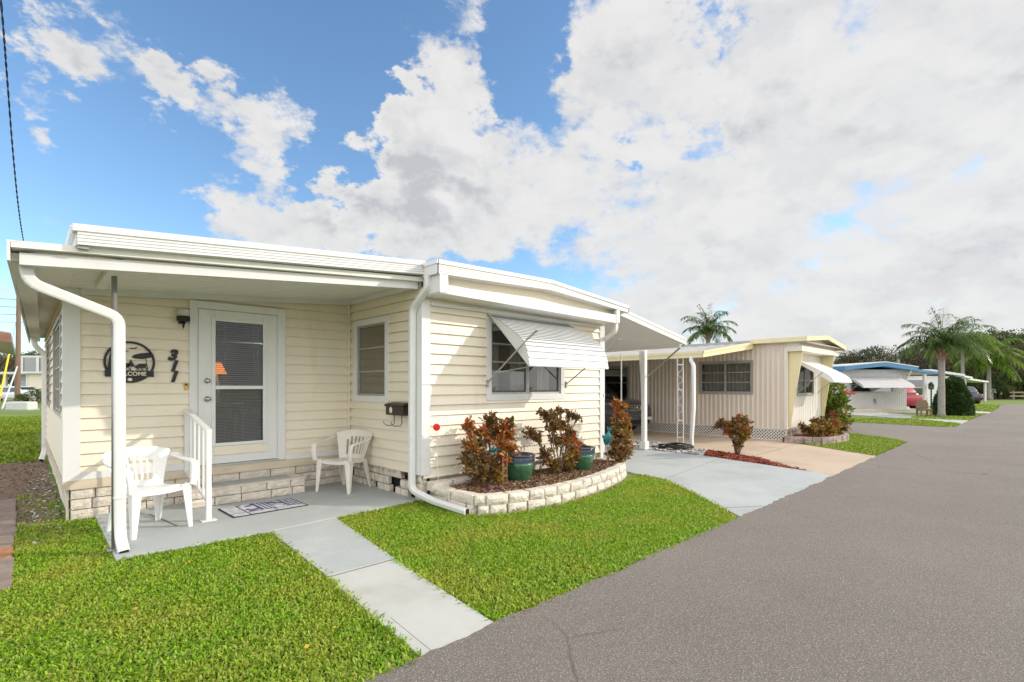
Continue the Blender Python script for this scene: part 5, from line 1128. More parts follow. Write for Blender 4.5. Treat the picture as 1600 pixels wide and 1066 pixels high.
for k in range(2):
    for (x0, y0), (x1, y1) in zip(pl, pl[1:]):
        L_ = math.hypot(x1 - x0, y1 - y0); m_ = max(1, round(L_ / .2))
        for i in range(m_):
            f0, f1 = i / m_ + .012, (i + 1) / m_ - .012; j = rng.uniform(-.01, .01); b.bar((x0 + (x1 - x0) * f0 + j, y0 + (y1 - y0) * f0 + j, .045 + k * .092), (x0 + (x1 - x0) * f1 + j, y0 + (y1 - y0) * f1 + j, .045 + k * .092), .10, .086)
b.build('brick_edging', M['brickpink'], t)
b = MB(); b.prism([(x + (.06 if x < 15 else -.06), y + .06) for x, y in pl] , 'z', -.03, .13); b.build('mulch', M['redmulchbed'], t)
chips('planter_mulch', [(13.98, 4.4), (14.1, 3.75), (14.6, 3.6), (15.5, 3.56), (15.95, 3.75), (16.05, 4.4)], 700, .05, M['redchip'], .135)
gg = 'crotons in the brick planter'
shrub('croton_shrub', 'low olive and orange croton, left one in the brick planter', (14.65, 3.98, .12), spread(11, .32, .24, .08, .33, .14, 50, ['crotonyel', 'croton', 'croton'], 51), 'croton', group=gg, seed=51, leaf=(.10, .048), mul=1.3)
shrub('croton_shrub', 'bushy orange croton in the middle of the brick planter', (15.15, 3.88, .12), spread(11, .30, .22, .10, .38, .14, 50, ['crotonyel', 'crotonred', 'croton'], 52), 'croton', group=gg, seed=52, leaf=(.10, .048), mul=1.3)
shrub('croton_shrub', 'small croton at the right end of the brick planter', (15.70, 3.78, .12), spread(8, .22, .2, .10, .30, .13, 55, ['crotonyel', 'croton'], 53), 'croton', group=gg, seed=53, leaf=(.10, .048), mul=1.3)
hs = spread(38, .54, .42, .25, 1.45, .24, 62, ['hibiscus'], 61) + [(r_[0], r_[1], r_[2], .15, 10, 'flower') for r_ in spread(9, .6, .45, .5, 1.25, .2, 10, ['flower'], 62)] + [(r_[0], r_[1], r_[2], .18, 20, 'crotonyel') for r_ in spread(9, .6, .45, .3, 1.1, .2, 10, ['flower'], 63)]
shrub('flowering_bush', 'tall bright green flowering bush with red blooms beside the right yellow fin', (17.95, 4.45, 0), hs, 'hibiscus', seed=61, leaf=(.11, .055), cat='bush', mul=1.2)
t = T('street_sign', 'small green street name sign on a thin post behind the flowering bush', 'street sign', (19.3, 5.0, 0))
MB().tube([(19.3, 5.0, 0), (19.3, 5.0, 1.72)], .025, 8).build('post', M['galv'], t)
ang = R(-40); dx, dy = math.cos(ang), math.sin(ang)
b = MB(); b.box(-.26, .26, -.008, .008, 1.50, 1.70); b.xform(Matrix.Translation((19.3, 5.0, 0)) @ Matrix.Rotation(ang, 4, 'Z')); b.build('name_plate', M['streetgreen'], t)
b = MB(); [b.box(x, x + w_, -.012, -.009, 1.57, 1.63) for x, w_ in ((-.19, .03), (-.14, .05), (-.075, .04), (-.01, .05), (.06, .03), (.11, .05))]; b.xform(Matrix.Translation((19.3, 5.0, 0)) @ Matrix.Rotation(ang, 4, 'Z')); b.build('lettering', M['trim'], t)

# ------------------------------------------------------------------ vehicles
def loft(b, secs):
    """secs: list of (y, [(x,z)...]) half sections mirrored in x"""
    n = len(secs[0][1]); vs = []
    for y, pts in secs: vs += [(x, y, z) for x, z in pts] + [(-x, y, z) for x, z in pts[::-1]]
    k = 2 * n; fs = [(i * k + j, i * k + (j + 1) % k, (i + 1) * k + (j + 1) % k, (i + 1) * k + j) for i in range(len(secs) - 1) for j in range(k)]
    return b.add(vs, fs + [tuple(range(k)), tuple((len(secs) - 1) * k + j for j in range(k))])
def wheel(t, x, y, r=.35, w=.22):
    b = MB(); b.lathe([(r * .6, -w / 2), (r * .93, -w / 2), (r, -w * .32), (r, w * .32), (r * .93, w / 2), (r * .6, w / 2)], n=24); m4 = Matrix.Translation((x, y, r)) @ Matrix.Rotation(R(90), 4, 'Y'); b.xform(m4)
    o = b.build('wheel', M['tyre'], t, world=False, smooth=True)
    b = MB(); b.lathe([(r * .62, -w * .42), (r * .55, -w * .2), (.04, -w * .25), (.04, w * .25), (r * .55, w * .2), (r * .62, w * .42)], n=20); b.xform(m4); b.build('rim', M['chrome'], o, world=False)
def car(name, label, loc, rz, paint, tall=True, group=None):
    """front towards local -Y"""
    t = T(name, label, 'car', loc, rz, group); h = 1.0 if tall else .86; top = 1.78 if tall else 1.45
    half = lambda w, zb, zs, zt: [(0.02, zb), (w * .82, zb), (w * .97, zb + .10), (w, zs * .72), (w * .985, zs - .06), (w * .90, zt - .01), (.02, zt)]
    b = MB(); loft(b, [(-2.33, half(.66, .30, .66, .70)), (-2.30, half(.82, .26, .78, .86 * h)), (-2.18, half(.90, .23, .90 * h, .98 * h)), (-1.8, half(.93, .22, .98 * h, 1.06 * h)), (-1.1, half(.94, .22, 1.0 * h, 1.12 * h)), (.2, half(.94, .22, 1.0 * h, 1.1 * h)), (1.8, half(.94, .24, 1.0 * h, 1.08 * h)), (2.2, half(.90, .28, .98 * h, 1.02 * h)), (2.3, half(.80, .34, .85 * h, .92 * h))])
    o = b.build('body', M[paint], t, world=False, smooth=False); sm_ = o.modifiers.new('sub', 'SUBSURF'); sm_.levels = 2; sm_.render_levels = 2
    for f in o.data.polygons: f.use_smooth = True
    g = lambda w, zb, wt, zt: [(.02, zb), (w, zb), (wt, zt - .05), (wt * .9, zt), (.02, zt)]
    b = MB(); loft(b, [(-1.15, g(.80, 1.04 * h, .78, 1.10 * h)), (-.45, g(.84, 1.05 * h, .66, top - .04)), (.3, g(.84, 1.05 * h, .68, top)), (1.4, g(.84, 1.05 * h, .66, top - .03)), (2.1 if tall else 1.75, g(.80, 1.03 * h, .74, 1.12 * h))])
    cb_ = b.build('cabin', M[paint], t, world=False, smooth=True); cb_.modifiers.new('b', 'BEVEL').width = .03
    b = MB(); b.add([(-.72, -1.135, 1.09 * h), (.72, -1.135, 1.09 * h), (.60, -.50, top - .085), (-.60, -.50, top - .085)], [(0, 1, 2, 3)]); b.xform(Matrix.Translation((0, -.012, .008))); b.build('windscreen', M['glass'], t, world=False)
    yb = 2.1 if tall else 1.75
    b = MB(); b.add([(-.70, yb - .06, 1.14 * h), (.70, yb - .06, 1.14 * h), (.60, yb - .55, top - .10), (-.60, yb - .55, top - .10)], [(0, 1, 2, 3)]); b.xform(Matrix.Translation((0, .06, .03))); b.build('rear_window', M['glass'], t, world=False)
    for s in (-1, 1):
        b = MB(); b.add([(s * .835, -.75, 1.10 * h), (s * .845, 1.7, 1.10 * h), (s * .70, 1.35, top - .12), (s * .70, -.35, top - .12)], [(0, 1, 2, 3)]); b.xform(Matrix.Translation((s * .012, 0, 0))); b.build('side_window', M['glass'], t, world=False)
        b = MB(); b.add([(s * .50, -2.31, .70 * h), (s * .83, -2.20, .74 * h), (s * .90, -2.0, .93 * h), (s * .56, -2.24, .88 * h), (s * .50, -2.24, .70 * h), (s * .83, -2.1, .74 * h), (s * .88, -1.92, .93 * h), (s * .56, -2.15, .88 * h)], [(0, 1, 2, 3), (0, 1, 5, 4), (1, 2, 6, 5), (2, 3, 7, 6), (3, 0, 4, 7)]); b.build('headlight', M['lens'], t, world=False)
        b = MB(); b.box(s * .62 - .12, s * .62 + .12, -2.335, -2.2, .40, .50); b.build('fog_light', M['lens'], t, world=False)
        b = MB(); b.add([(s * .60, 2.31, .72 * h), (s * .86, 2.22, .72 * h), (s * .84, 2.18, 1.0 * h), (s * .66, 2.28, .98 * h), (s * .9, 1.95, .80 * h), (s * .88, 1.95, 1. * h)], [(0, 1, 2, 3), (1, 4, 5, 2)]); b.build('tail_light', M['redlens'], t, world=False)
        for y in (-1.45, 1.4): wheel(t, s * .80, y)
        b = MB(); b.box(s * .90, s * 1.10, -.85, -.70, 1.06 * h, 1.20 * h); b.build('mirror', M[paint], t, world=False, bevel=.03)
    b = MB(); b.add([(-.42, -2.345, .66 * h), (.42, -2.345, .66 * h), (.48, -2.30, .88 * h), (-.48, -2.30, .88 * h)], [(0, 1, 2, 3)]); gr = b.build('grille', M['void'], t, world=False)
    for z in (.70, .755, .81, .86): MB().box(-.44, .44, -2.362, -2.32, z * h - .012, z * h + .012).build('bar', M['chrome'], gr, world=False)
    b = MB(); pts = [(.085 * math.cos(a) * 1.1, 0, .06 * math.sin(a)) for a in [i / 20 * 2 * math.pi for i in range(21)]]; b.tube([(x, -2.37, z + .79 * h) for x, _, z in pts], .011, 6); b.build('emblem', M['chrome'], gr, world=False)
    b = MB(); b.box(-.72, .72, -2.36, -2.2, .53 * h, .60 * h); b.build('bumper_trim', M['carpaint'], t, world=False, bevel=.02)
    b = MB(); b.box(-.60, .60, -2.345, -2.2, .30, .43); b.build('air_intake', M['void'], t, world=False, bevel=.02)
    return t
car('suv', 'dark grey minivan parked nose out under the beige home carport', (12.98, 10.45, .02), R(-1), 'carpaint')

# ------------------------------------------------------------------ homes down the street
def at(u, d): p = FW * d + RT * ((u - 800) / 790 * d); return p.x, p.y
bx_, by_ = at(1367, 27.5)
BR = R(YAW - 90 + 4)
B_ = T('blue_roof_home', 'grey ribbed mobile home with bright blue roof edge and large grey window awning', 'mobile home', (bx_, by_, 0), BR)
def lbox(name, m, par, *a, **k): return MB().box(*a).build(name, M[m], par, world=False, **k)
bf = lambda u, z, o: (u, -o, z)
b = MB(); ribbed(b, bf, -1.83, 1.83, .0, 2.35, [(-1.35, 1.0, 1.12, 1.95)], pitch=.11, d=.012); b.build('street_wall', M['greyside'], B_, world=False)
b = MB(); b.quad((-1.83, 0, 0), (-1.83, 12, 0), (-1.83, 12, 2.4), (-1.83, 0, 2.4)); b.quad((1.83, 0, 0), (1.83, 12, 0), (1.83, 12, 2.4), (1.83, 0, 2.4)); b.quad((-1.83, 12, 0), (1.83, 12, 0), (1.83, 12, 2.4), (-1.83, 12, 2.4)); b.build('side_wall', M['greyside'], B_, world=False)
b = MB(); bt = [(-2.05, 2.50), (.25, 2.72), (2.1, 2.46)]; b.prism([(x, z - .20) for x, z in bt] + [(x, z) for x, z in bt[::-1]], 'y', -.45, 12.2); b.build('roof', M['bluetrim'], B_, world=False)
b = MB(); b.prism([(x * 1.005, z + .002) for x, z in bt] + [(x * 1.005, z + .055) for x, z in bt[::-1]], 'y', -.47, 12.2); b.build('roof_cap', M['trim'], B_, world=False)
bw_ = window(bf, -1.4, 1.05, 1.08, 1.99, 2, (.5,), B_, .05, 'glass', casing='alu', world=False)
awning2('awning', -1.5, 1.35, -.02, 1.93, 1.15, .50, 'greyside', B_, world=False)
MB().bar((1.70, -.05, 1.7), (1.78, -.38, 2.3), .06, .05).build('eave_bracket', M['trim'], B_, world=False)
b = MB()
for k in range(5): b.tube([(-.05 + .05 * math.sin(k * 1.7) * .8 + .03 * k * .6 + .05 * math.cos(a), -.03, .72 - .05 * k + .05 * math.sin(a)) for a in [q * .6 for q in range(9)]], .012, 5)
b.build('scroll_ornament', M['ornament'], B_, world=False)
b = MB(); blockwall(b, lambda u, z, o: (u, -.35 - o, z), -2.2, 2.6, 2, .11, .3, seed=71); b.quad((-2.2, -.35, .22), (2.6, -.35, .22), (2.6, 0, .22), (-2.2, 0, .22)); b.build('block_planter', M['block'], B_, world=False)
b = MB(); cpz = lambda x: 2.42 - .11 * (x - 1.9)
b.add([(1.86, -.12, cpz(1.86) - .14), (3.55, -.12, cpz(3.55) - .14), (3.55, 7, cpz(3.55) - .14), (1.86, 7, cpz(1.86) - .14), (1.86, -.12, cpz(1.86)), (3.55, -.12, cpz(3.55)), (3.55, 7, cpz(3.55)), (1.86, 7, cpz(1.86))], [(0, 1, 2, 3), (4, 5, 6, 7), (0, 1, 5, 4), (1, 2, 6, 5), (2, 3, 7, 6), (3, 0, 4, 7)]); b.build('carport_roof', M['bluetrim'], B_, world=False)
b = MB(); b.add([(1.9, -.1, cpz(1.9) - .155), (3.5, -.1, cpz(3.5) - .155), (3.5, 6.9, cpz(3.5) - .155), (1.9, 6.9, cpz(1.9) - .155)], [(0, 1, 2, 3)]); b.build('carport_ceiling', M['whiteside'], B_, world=False)
for x, y in ((2.92, .05), (2.98, 2.5), (2.98, 5.0), (2.0, 6.5)): lbox('carport_post', 'trim', B_, x - .06, x + .06, y - .06, y + .06, 0, cpz(x) - .16)
# left wing of the blue-roofed home
lbox('wing_wall', 'greyside', B_, -5.5, -1.83, .9, 10, 0, 2.3); lbox('wing_roof', 'bluetrim', B_, -5.7, -1.9, .6, 10.2, 2.3, 2.52)
x, y = at(1381, 32.3); car('red_car', 'red car parked under the blue-roofed carport, half hidden by the grey wall', (x, y, 0), BR + R(180), 'redpaint', False)
x, y = at(1455, 27.5); t = T('lamp_post', 'black garden lamp post on the lawn behind the palm with crossed boots', 'lamp post', (x, y, 0))
MB().tube([(0, 0, 0), (0, 0, 1.25)], .035, 8).build('post', M['black'], t, world=False); b = MB(); b.lathe([(.05, 1.25), (.12, 1.28), (.14, 1.48), (.10, 1.52)], n=8); b.build('lantern', M['glass'], t, world=False); b = MB(); b.lathe([(.17, 1.52), (.10, 1.60), (.01, 1.68)], n=8); b.build('cap', M['black'], t, world=False)
x, y = at(1444, 24.0); t = T('wicker_chair', 'small brown wicker chair beside the white carport post of the blue-roofed home', 'chair', (x, y, 0), R(-60))
lbox('seat', 'wicker', t, -.24, .24, -.24, .24, .28, .38, bevel=.03); b = MB(); b.prism([(-.24, .38), (.24, .38), (.26, .6), (.16, .78), (-.16, .78), (-.26, .6)], 'y', .18, .26); b.build('backrest', M['wicker'], t, world=False, bevel=.02)
for sx in (-.2, .2):
    for sy in (-.2, .2): lbox('leg', 'wicker', t, sx - .03, sx + .03, sy - .03, sy + .03, 0, .28)

def simple_home(name, label, u, d, rot, w, dep, hgt, wallm, roofm, roof_over=.3, wins=(), peak=.25, port=0., cat='mobile home'):
    x, y = at(u, d); t = T(name, label, cat, (x, y, 0), rot)
    f = lambda u_, z, o: (u_, -o, z)
    b = MB(); ribbed(b, f, -w / 2, w / 2, 0, hgt, [(a, c, p, q) for a, c, p, q in wins], pitch=.2, d=.012); b.build('street_wall', M[wallm], t, world=False)
    b = MB(); b.quad((-w / 2, 0, 0), (-w / 2, dep, 0), (-w / 2, dep, hgt), (-w / 2, 0, hgt)); b.quad((w / 2, 0, 0), (w / 2, dep, 0), (w / 2, dep, hgt), (w / 2, 0, hgt)); b.quad((-w / 2, dep, 0), (w / 2, dep, 0), (w / 2, dep, hgt), (-w / 2, dep, hgt)); b.build('side_wall', M[wallm], t, world=False)
    b = MB(); b.prism([(-w / 2 - roof_over, hgt - .03), (0, hgt + peak - .03), (w / 2 + roof_over, hgt - .03), (w / 2 + roof_over, hgt + .13), (0, hgt + peak + .13), (-w / 2 - roof_over, hgt + .13)], 'y', -.35, dep + .3); b.build('roof', M[roofm], t, world=False)
    for a, c, p, q in wins:
        o = MB().box(a - .05, c + .05, -.03, .02, p - .05, q + .05).build('window', M['trim'], t, world=False); MB().box(a, c, -.036, -.031, p, (p + q) / 2 - .02).build('pane', M['glass'], o, world=False); MB().box(a, c, -.036, -.031, (p + q) / 2 + .02, q).build('pane', M['glass'], o, world=False)
    if port:
        b = MB(); b.prism([(w / 2, hgt - .15), (w / 2 + port, hgt - .4), (w / 2 + port, hgt - .26), (w / 2, hgt + .02)], 'y', -.2, dep * .8); b.build('carport_roof', M[roofm], t, world=False)
        for yy in (.0, dep * .7): MB().box(w / 2 + port - .22, w / 2 + port - .08, yy - .07, yy + .07, 0, hgt - .35).build('carport_post', M['trim'], t, world=False)
    return t
simple_home('white_home', 'white home with dark window seen through the blue-roofed carport', 1449, 37, BR, 4.6, 9, 2.2, 'whiteside', 'trim', wins=[(-1.9, -.35, .8, 1.9), (.9, 1.5, .9, 1.9)], peak=.35)
x, y = at(1500, 46); simple_home('white_carport_home', 'far white home with lean-to carport behind the round dark hedge', 1492, 47, R(-22), 3.6, 9, 2.2, 'whiteside', 'trim', wins=[(-.8, .6, .9, 1.8)], port=3.2, peak=.2)
x, y = at(1492, 41.5); car('parked_sedan', 'dark car with red tail light parked beyond the round hedge', (x, y, 0), R(-62) + R(180), 'darkpaint', False)
x, y = at(1551, 56); t = T('oval_sign', 'white oval sign on a short post beside the far palm', 'sign', (x, y, 0), R(YAW - 90)); MB().tube([(0, 0, 0), (0, 0, .8)], .05, 8).build('post', M['trim'], t, world=False)
b = MB(); b.lathe([(.30, 0), (.30, .03)], n=24); b.xform(Matrix.Translation((0, -.05, .95)) @ Matrix.Rotation(R(90), 4, 'X') @ Matrix.Diagonal((1.1, .72, 1, 1))); b.build('panel', M['trim'], t, world=False)
b = MB(); b.lathe([(.12, 0), (.12, .01)], n=16); b.xform(Matrix.Translation((0, -.082, .95)) @ Matrix.Rotation(R(90), 4, 'X') @ Matrix.Diagonal((.9, 1.1, 1, 1))); b.build('mark', M['ornament'], t, world=False)
x, y = at(1583, 55); t = T('rail_fence', 'low weathered two-rail wooden fence at the end of the road', 'fence', (x, y, 0), R(YAW - 90 + 2))
for q in range(6): lbox('post', 'railwood', t, q * 1.5 - .08, q * 1.5 + .08, -.08, .08, 0, 1.0)
for z in (.38, .78): lbox('rail', 'railwood', t, -.5, 8.2, -.12, -.081, z - .08, z + .08)

# ------------------------------------------------------------------ palms, trees, hedge
def frond(b, lv, base, a, el, L_, r, droop=1.0, nl=34, lw=.55):
    """arching rachis with two ranks of hanging leaflets"""
    d = Vector((math.cos(a) * math.cos(el), math.sin(a) * math.cos(el), math.sin(el))); p = Vector(base); path = [p.copy()]; n = 12
    side = Vector((-math.sin(a), math.cos(a), 0))
    for i in range(n):
        p = p + d * L_ / n; path.append(p.copy()); d = (d + Vector((0, 0, -droop * (.05 + .17 * i / n)))).normalized()
    b.tube(path, [.022 * (1 - i / n * .8) for i in range(n + 1)], 4)
    for k in range(nl):
        f = (k + .8) / nl; i = min(n - 1, int(f * n)); q = path[i].lerp(path[i + 1], f * n - i); t_ = (path[i + 1] - path[i]).normalized()
        ll = lw * L_ / 3 * math.sin(min(1, .25 + f * .95) * math.pi * .86) + .08
        for sg in (-1, 1):
            dd = (side * sg * r.uniform(.7, 1) + t_ * r.uniform(.35, .7) + Vector((0, 0, r.uniform(-.75, .15)))).normalized()
            lv[0].append(q); lv[1].append(dd); lv[2].append(ll * r.uniform(.8, 1.15))
def palm(label, loc, h, r0, r1, nf, L_, seed, m='frond', boots=True, name='palm_tree', group=None, droop=1., lw=.55, wid=.05, nl=34, lo=95):
    r = random.Random(seed); t = T(name, label, 'palm', loc, 0, group)
    lean = r.uniform(-.1, .1); b = MB(); path = [(lean * (i / 12) ** 2, 0, h * i / 12) for i in range(13)]
    b.tube(path, [r0 * 1.35 if i == 0 else r0 + (r1 - r0) * i / 12 + r.uniform(-.006, .006) for i in range(13)], 12); b.build('trunk', M['trunk'], t, world=False, smooth=True)
    top = Vector((lean, 0, h))
    if boots:
        b = MB()
        for k in range(26):
            a = k * 2.4; z = h - .02 - .72 * k / 26; p = Vector((lean + math.cos(a) * r1 * .9, math.sin(a) * r1 * .9, z)); b.bar(p, p + Vector((math.cos(a) * .16, math.sin(a) * .16, .24)), .09, .03)
        b.build('leaf_base', M['boot'], t, world=False)
    b = MB(); lv = ([], [], [])
    for k in range(nf):
        f = k / nf; a = k * 2.39996 + r.uniform(-.2, .2); frond(b, lv, top + Vector((0, 0, .05)), a, R(82) - R(lo) * f ** .9 + r.uniform(-.1, .1), L_ * r.uniform(.85, 1.08), r, droop * r.uniform(.8, 1.25), nl, lw)
    b.build('rachis', M['hibiscus'], t, world=False)
    C_ = np.array([tuple(p) for p in lv[0]]); D_2 = np.array([tuple(p) for p in lv[1]]); LL = np.array(lv[2])
    d = D_2 / np.linalg.norm(D_2, axis=1, keepdims=True); n = len(C_); s = np.cross(d, [0, 0, 1.]); s /= np.linalg.norm(s, axis=1, keepdims=True) + 1e-6
    V = np.stack([C_ - s * wid * .3, C_ + s * wid * .3, C_ + d * LL[:, None] * .55 + s * wid * .5 - [0, 0, .02], C_ + d * LL[:, None] * .55 - s * wid * .5 - [0, 0, .02], C_ + d * LL[:, None] - np.c_[0 * LL, 0 * LL, .28 * LL]], 1)
    idx = (np.arange(n) * 5)[:, None]; npmesh('crown', V.reshape(-1, 3), (idx + np.array([[0, 1, 2, 3, 3, 2, 4]])).ravel(), np.tile([4, 3], n), M[m], t); return t
gp = 'palms along the street'
x, y = at(1471, 23.0); palm('tall palm with grey trunk and shaggy brown leaf bases before the round hedge', (x, y, 0), 3.25, .135, .12, 30, 1.85, 5, group=gp, lw=.80, nl=48, wid=.034, droop=1.15, lo=76)
x, y = at(1504, 43); palm('slender palm with thin bare trunk rising behind the round hedge', (x, y, 0), 5.0, .13, .11, 22, 3.0, 8, boots=False, group=gp, lw=.9, wid=.08, m='frondbright', droop=1.5)
x, y = at(1545, 54); palm('short bright green palm near the end of the road beside the oval sign', (x, y, 0), 4.2, .22, .17, 24, 3.6, 12, m='frondbright', group=gp, lw=.9, wid=.09, droop=1.4)
x, y = at(1107, 34); palm('palm crown rising above the beige home roof, trunk hidden behind it', (x, y, 0), 5.2, .17, .15, 24, 2.0, 21, group=gp, lw=.8, droop=1.15)
x, y = at(1489, 24.6); t = T('round_hedge', 'large dome-shaped clipped dark green hedge beside the palm', 'hedge', (x, y, 0))
n = 15000; u = nrg.normal(size=(n, 3)); u /= np.linalg.norm(u, axis=1, keepdims=True); u[:, 2] = np.abs(u[:, 2]); rad = nrg.uniform(.86, 1.02, n)[:, None]
lump = 1 + .035 * np.sin(u[:, :1] * 9 + u[:, 2:] * 7) + .03 * np.sin(u[:, 1:2] * 13 + 1)
zt = u[:, 2:3]; squash = np.where(zt < .45, 1.0, 1.0)
C_ = u * rad * lump * np.array([.68, .68, 1.74]); C_[:, :2] *= 1 - .12 * (C_[:, 2:3] / 1.95) ** 2 * 0
C_[:, 2] += .05; dirs = u + nrg.normal(size=(n, 3)) * .55
V, lo, sz = leaves(C_, dirs, .13, .075, .2); npmesh('foliage', V, lo, sz, M['hedge'], t)
b = MB(); b.lathe([(.57, .02), (.58, .6), (.50, 1.0), (.34, 1.32), (.13, 1.52), (.01, 1.56)], n=20); b.build('inner_branches', M['hedge'], t, world=False)

def tree_meshes(seed, h, wr, m, nleaf=5200, leaf=.26, trunk_h=.35, blobs=26):
    r = random.Random(seed); g = np.random.default_rng(seed); b = MB(); z0 = h * trunk_h
    b.tube([(0, 0, -.2), (.1, .05, z0 * .5), (.05, 0, z0), (0, .1, h * .7)], [h * .035, h * .027, h * .022, h * .008], 8)
    C_, D_2 = [], []
    for k in range(blobs):
        a = r.uniform(0, 6.28); f = r.uniform(.15, 1); rr = wr * math.sqrt(r.uniform(0, 1)) * (1 - .45 * max(0, f - .55) / .45); c = np.array([math.cos(a) * rr, math.sin(a) * rr, z0 * .75 + (h * .93 - z0 * .75) * f])
        b.tube([(0, 0, z0 * r.uniform(.8, 1.3)), tuple(c * [.5, .5, .8]), tuple(c)], [h * .014, h * .008, h * .003], 5)
        s = wr * r.uniform(.22, .40); n = int(nleaf / blobs); v = g.normal(size=(n, 3)); v /= np.linalg.norm(v, axis=1, keepdims=True); v *= (g.uniform(.25, 1, n) ** .5)[:, None] * s * np.array([1, 1, .72]); C_.append(c + v); D_2.append(v + g.normal(size=(n, 3)) * s * .6)
    V, lo, sz = leaves(np.concatenate(C_), np.concatenate(D_2), leaf, leaf * .6, .15); return b, V, lo, sz
TP = {}
def tree(kind, label, loc, sc, rz=0., group='trees beyond the homes', squash=1.):
    if kind not in TP:
        P_ = {'oak': (3, 8, 4.2, 'oak', 6500, .24, .3, 30), 'brown': (5, 8, 3.2, 'oakbrown', 2600, .26, .3, 26), 'green': (9, 8, 4.4, 'oakgreen', 8000, .26, .12, 36), 'bush': (12, 3.2, 2.6, 'oakgreen', 3800, .17, .06, 18), 'sparse': (15, 8, 3.4, 'oak', 2400, .24, .3, 24)}[kind]
        b, V, lo, sz = tree_meshes(*P_); t = T('oak_tree' if kind != 'bush' else 'bush', label, 'tree' if kind != 'bush' else 'bush', loc, rz, group)
        npmesh('crown', V, lo, sz, M[P_[3]], t); b.build('trunk', M['bark'], t, world=False, smooth=True); TP[kind] = t
    else:
        t = copy_tree(TP[kind]); t['label'] = label; t.location = loc; t.rotation_euler = (0, 0, rz); t['group'] = group
    t.scale = (sc, sc, sc * squash); return t
LB = {'oak': 'dark green oak standing in the tree line', 'brown': 'brownish thin-leaved tree standing in the tree line', 'green': 'dense leafy green tree standing in the tree line', 'bush': 'green bush growing at the foot of the tree line', 'sparse': 'sparse open-crowned tree standing in the tree line'}
SPOTS = [('oak', 1345, 66, .86, 'directly behind the blue roof'), ('brown', 1330, 72, .82, 'behind the beige roof corner'), ('sparse', 1395, 62, .84, 'right of the blue roof peak'), ('sparse', 1422, 68, .9, 'above the blue carport'), ('oak', 1318, 80, .84, 'far left of the blue roof'), ('oak', 1440, 76, .92, 'far behind the blue carport'),
         ('brown', 1455, 60, .95, 'left of the tall palm'), ('green', 1480, 72, .98, 'behind the tall palm crown'), ('green', 1515, 70, 1.06, 'behind the slender palm'), ('oak', 1500, 64, .84, 'behind the round hedge'), ('green', 1550, 66, 1.14, 'behind the short palm'), ('brown', 1535, 60, 1.0, 'between the slender and short palms'), ('oak', 1580, 70, 1.22, 'right of the short palm'), ('green', 1605, 66, 1.12, 'at the right end'), ('brown', 1590, 60, .9, 'above the rail fence'), ('green', 1640, 72, 1.2, 'past the right edge'), ('brown', 1570, 58, .72, 'low behind the oval sign'),
         ('oak', 1468, 66, .78, 'low, just left of the hedge'), ('oak', 1375, 84, .9, 'far back above the blue roof'), ('green', 1660, 62, 1.1, 'beyond the fence end')]
for i, (k, u, d, sc, where) in enumerate(SPOTS):
    x, y = at(u, d); tree(k, LB[k] + ' ' + where, (x, y, 0), sc, i * 1.3, squash=.95)
for i, (u, d, sc, where) in enumerate([(1560, 57.5, .95, 'right of the oval sign'), (1575, 58, 1.1, 'left end of the fence'), (1592, 58, 1.0, 'behind the rail fence'), (1612, 58, 1.2, 'right end of the fence'), (1538, 57, .8, 'behind the short palm trunk'), (1520, 60, 1.0, 'behind the far white carport'), (1640, 58, 1.2, 'past the right edge'), (1478, 58, 1.1, 'behind the round hedge'), (1455, 58, .9, 'behind the white home')]):
    x, y = at(u, d); tree('bush', LB['bush'] + ' ' + where, (x, y, 0), sc, i * 2.1, 'bushes below the trees')
x, y = at(1403.5, 50); t = T('utility_pole', 'pale utility pole rising behind the blue-edged roof', 'utility pole', (x, y, 0)); b = MB(); b.tube([(0, 0, 0), (0, 0, 4.6)], [.16, .13], 10); b.build('pole', M['trunk'], t, world=False); MB().box(-.14, .14, -.3, .0, 2.9, 3.4).build('transformer', M['galv'], t, world=False)

# ------------------------------------------------------------------ far left: pole, wires, yard
x, y = at(27, 40); PX, PY = x, y
t = T('utility_pole', 'brown wooden utility pole standing in the back yard left of the porch eave', 'utility pole', (x, y, 0)); b = MB(); b.tube([(0, 0, -.2), (.05, 0, 4.4), (.08, 0, 8.6)], [.19, .165, .14], 10); b.build('pole', M['polewood'], t, world=False)
t = T('guy_wire', 'steel guy wire with yellow guard anchored left of the wooden pole', 'guy wire', (*at(-2, 33), 0)); a_ = Vector((*at(-4, 33), .0)); c_ = Vector((PX + .03, PY, 7.2))
MB().tube([a_, c_], .016, 5).build('wire', M['galv'], t); MB().tube([a_.lerp(c_, .03), a_.lerp(c_, .52)], .055, 8).build('guard', M['yellowguard'], t)
t = T('guy_wire', 'thin pale guy strut leaning to the foot of the wooden pole', 'guy wire', (*at(3, 31), 0)); MB().tube([(*at(3, 31), 0), (PX, PY - .1, 3.0)], .05, 6).build('strut', M['trim'], t)
b = MB()
def sag(p, q, s, n=14): p, q = Vector(p), Vector(q); return [p.lerp(q, i / n) - Vector((0, 0, s * 4 * (i / n) * (1 - i / n))) for i in range(n + 1)]
gw = 'power lines left of the porch eave'
for k, (z0, dz, lab) in enumerate(((6.5, .1, 'lowest thin power line running to the wooden pole'), (7.1, 0, 'second lowest thin power line running to the wooden pole'), (7.7, .2, 'middle thin power line running to the wooden pole'), (8.3, .3, 'topmost thin power line running to the wooden pole'))):
    bb = MB(); bb.tube(sag((PX - 26, PY - 6, z0 + .2), (PX + .1, PY, z0), .5), .016, 5); bb.tube(sag((PX + .1, PY, z0), (PX + 30, PY + 8, z0 + .4), .5), .016, 5); tag(bb.build('power_line', M['black']), lab, 'power line', gw)
b = MB(); P0 = Vector((-.06, 4.95, 4.05)); P1 = Vector((.02, 5.3, 2.47)); w_ = []
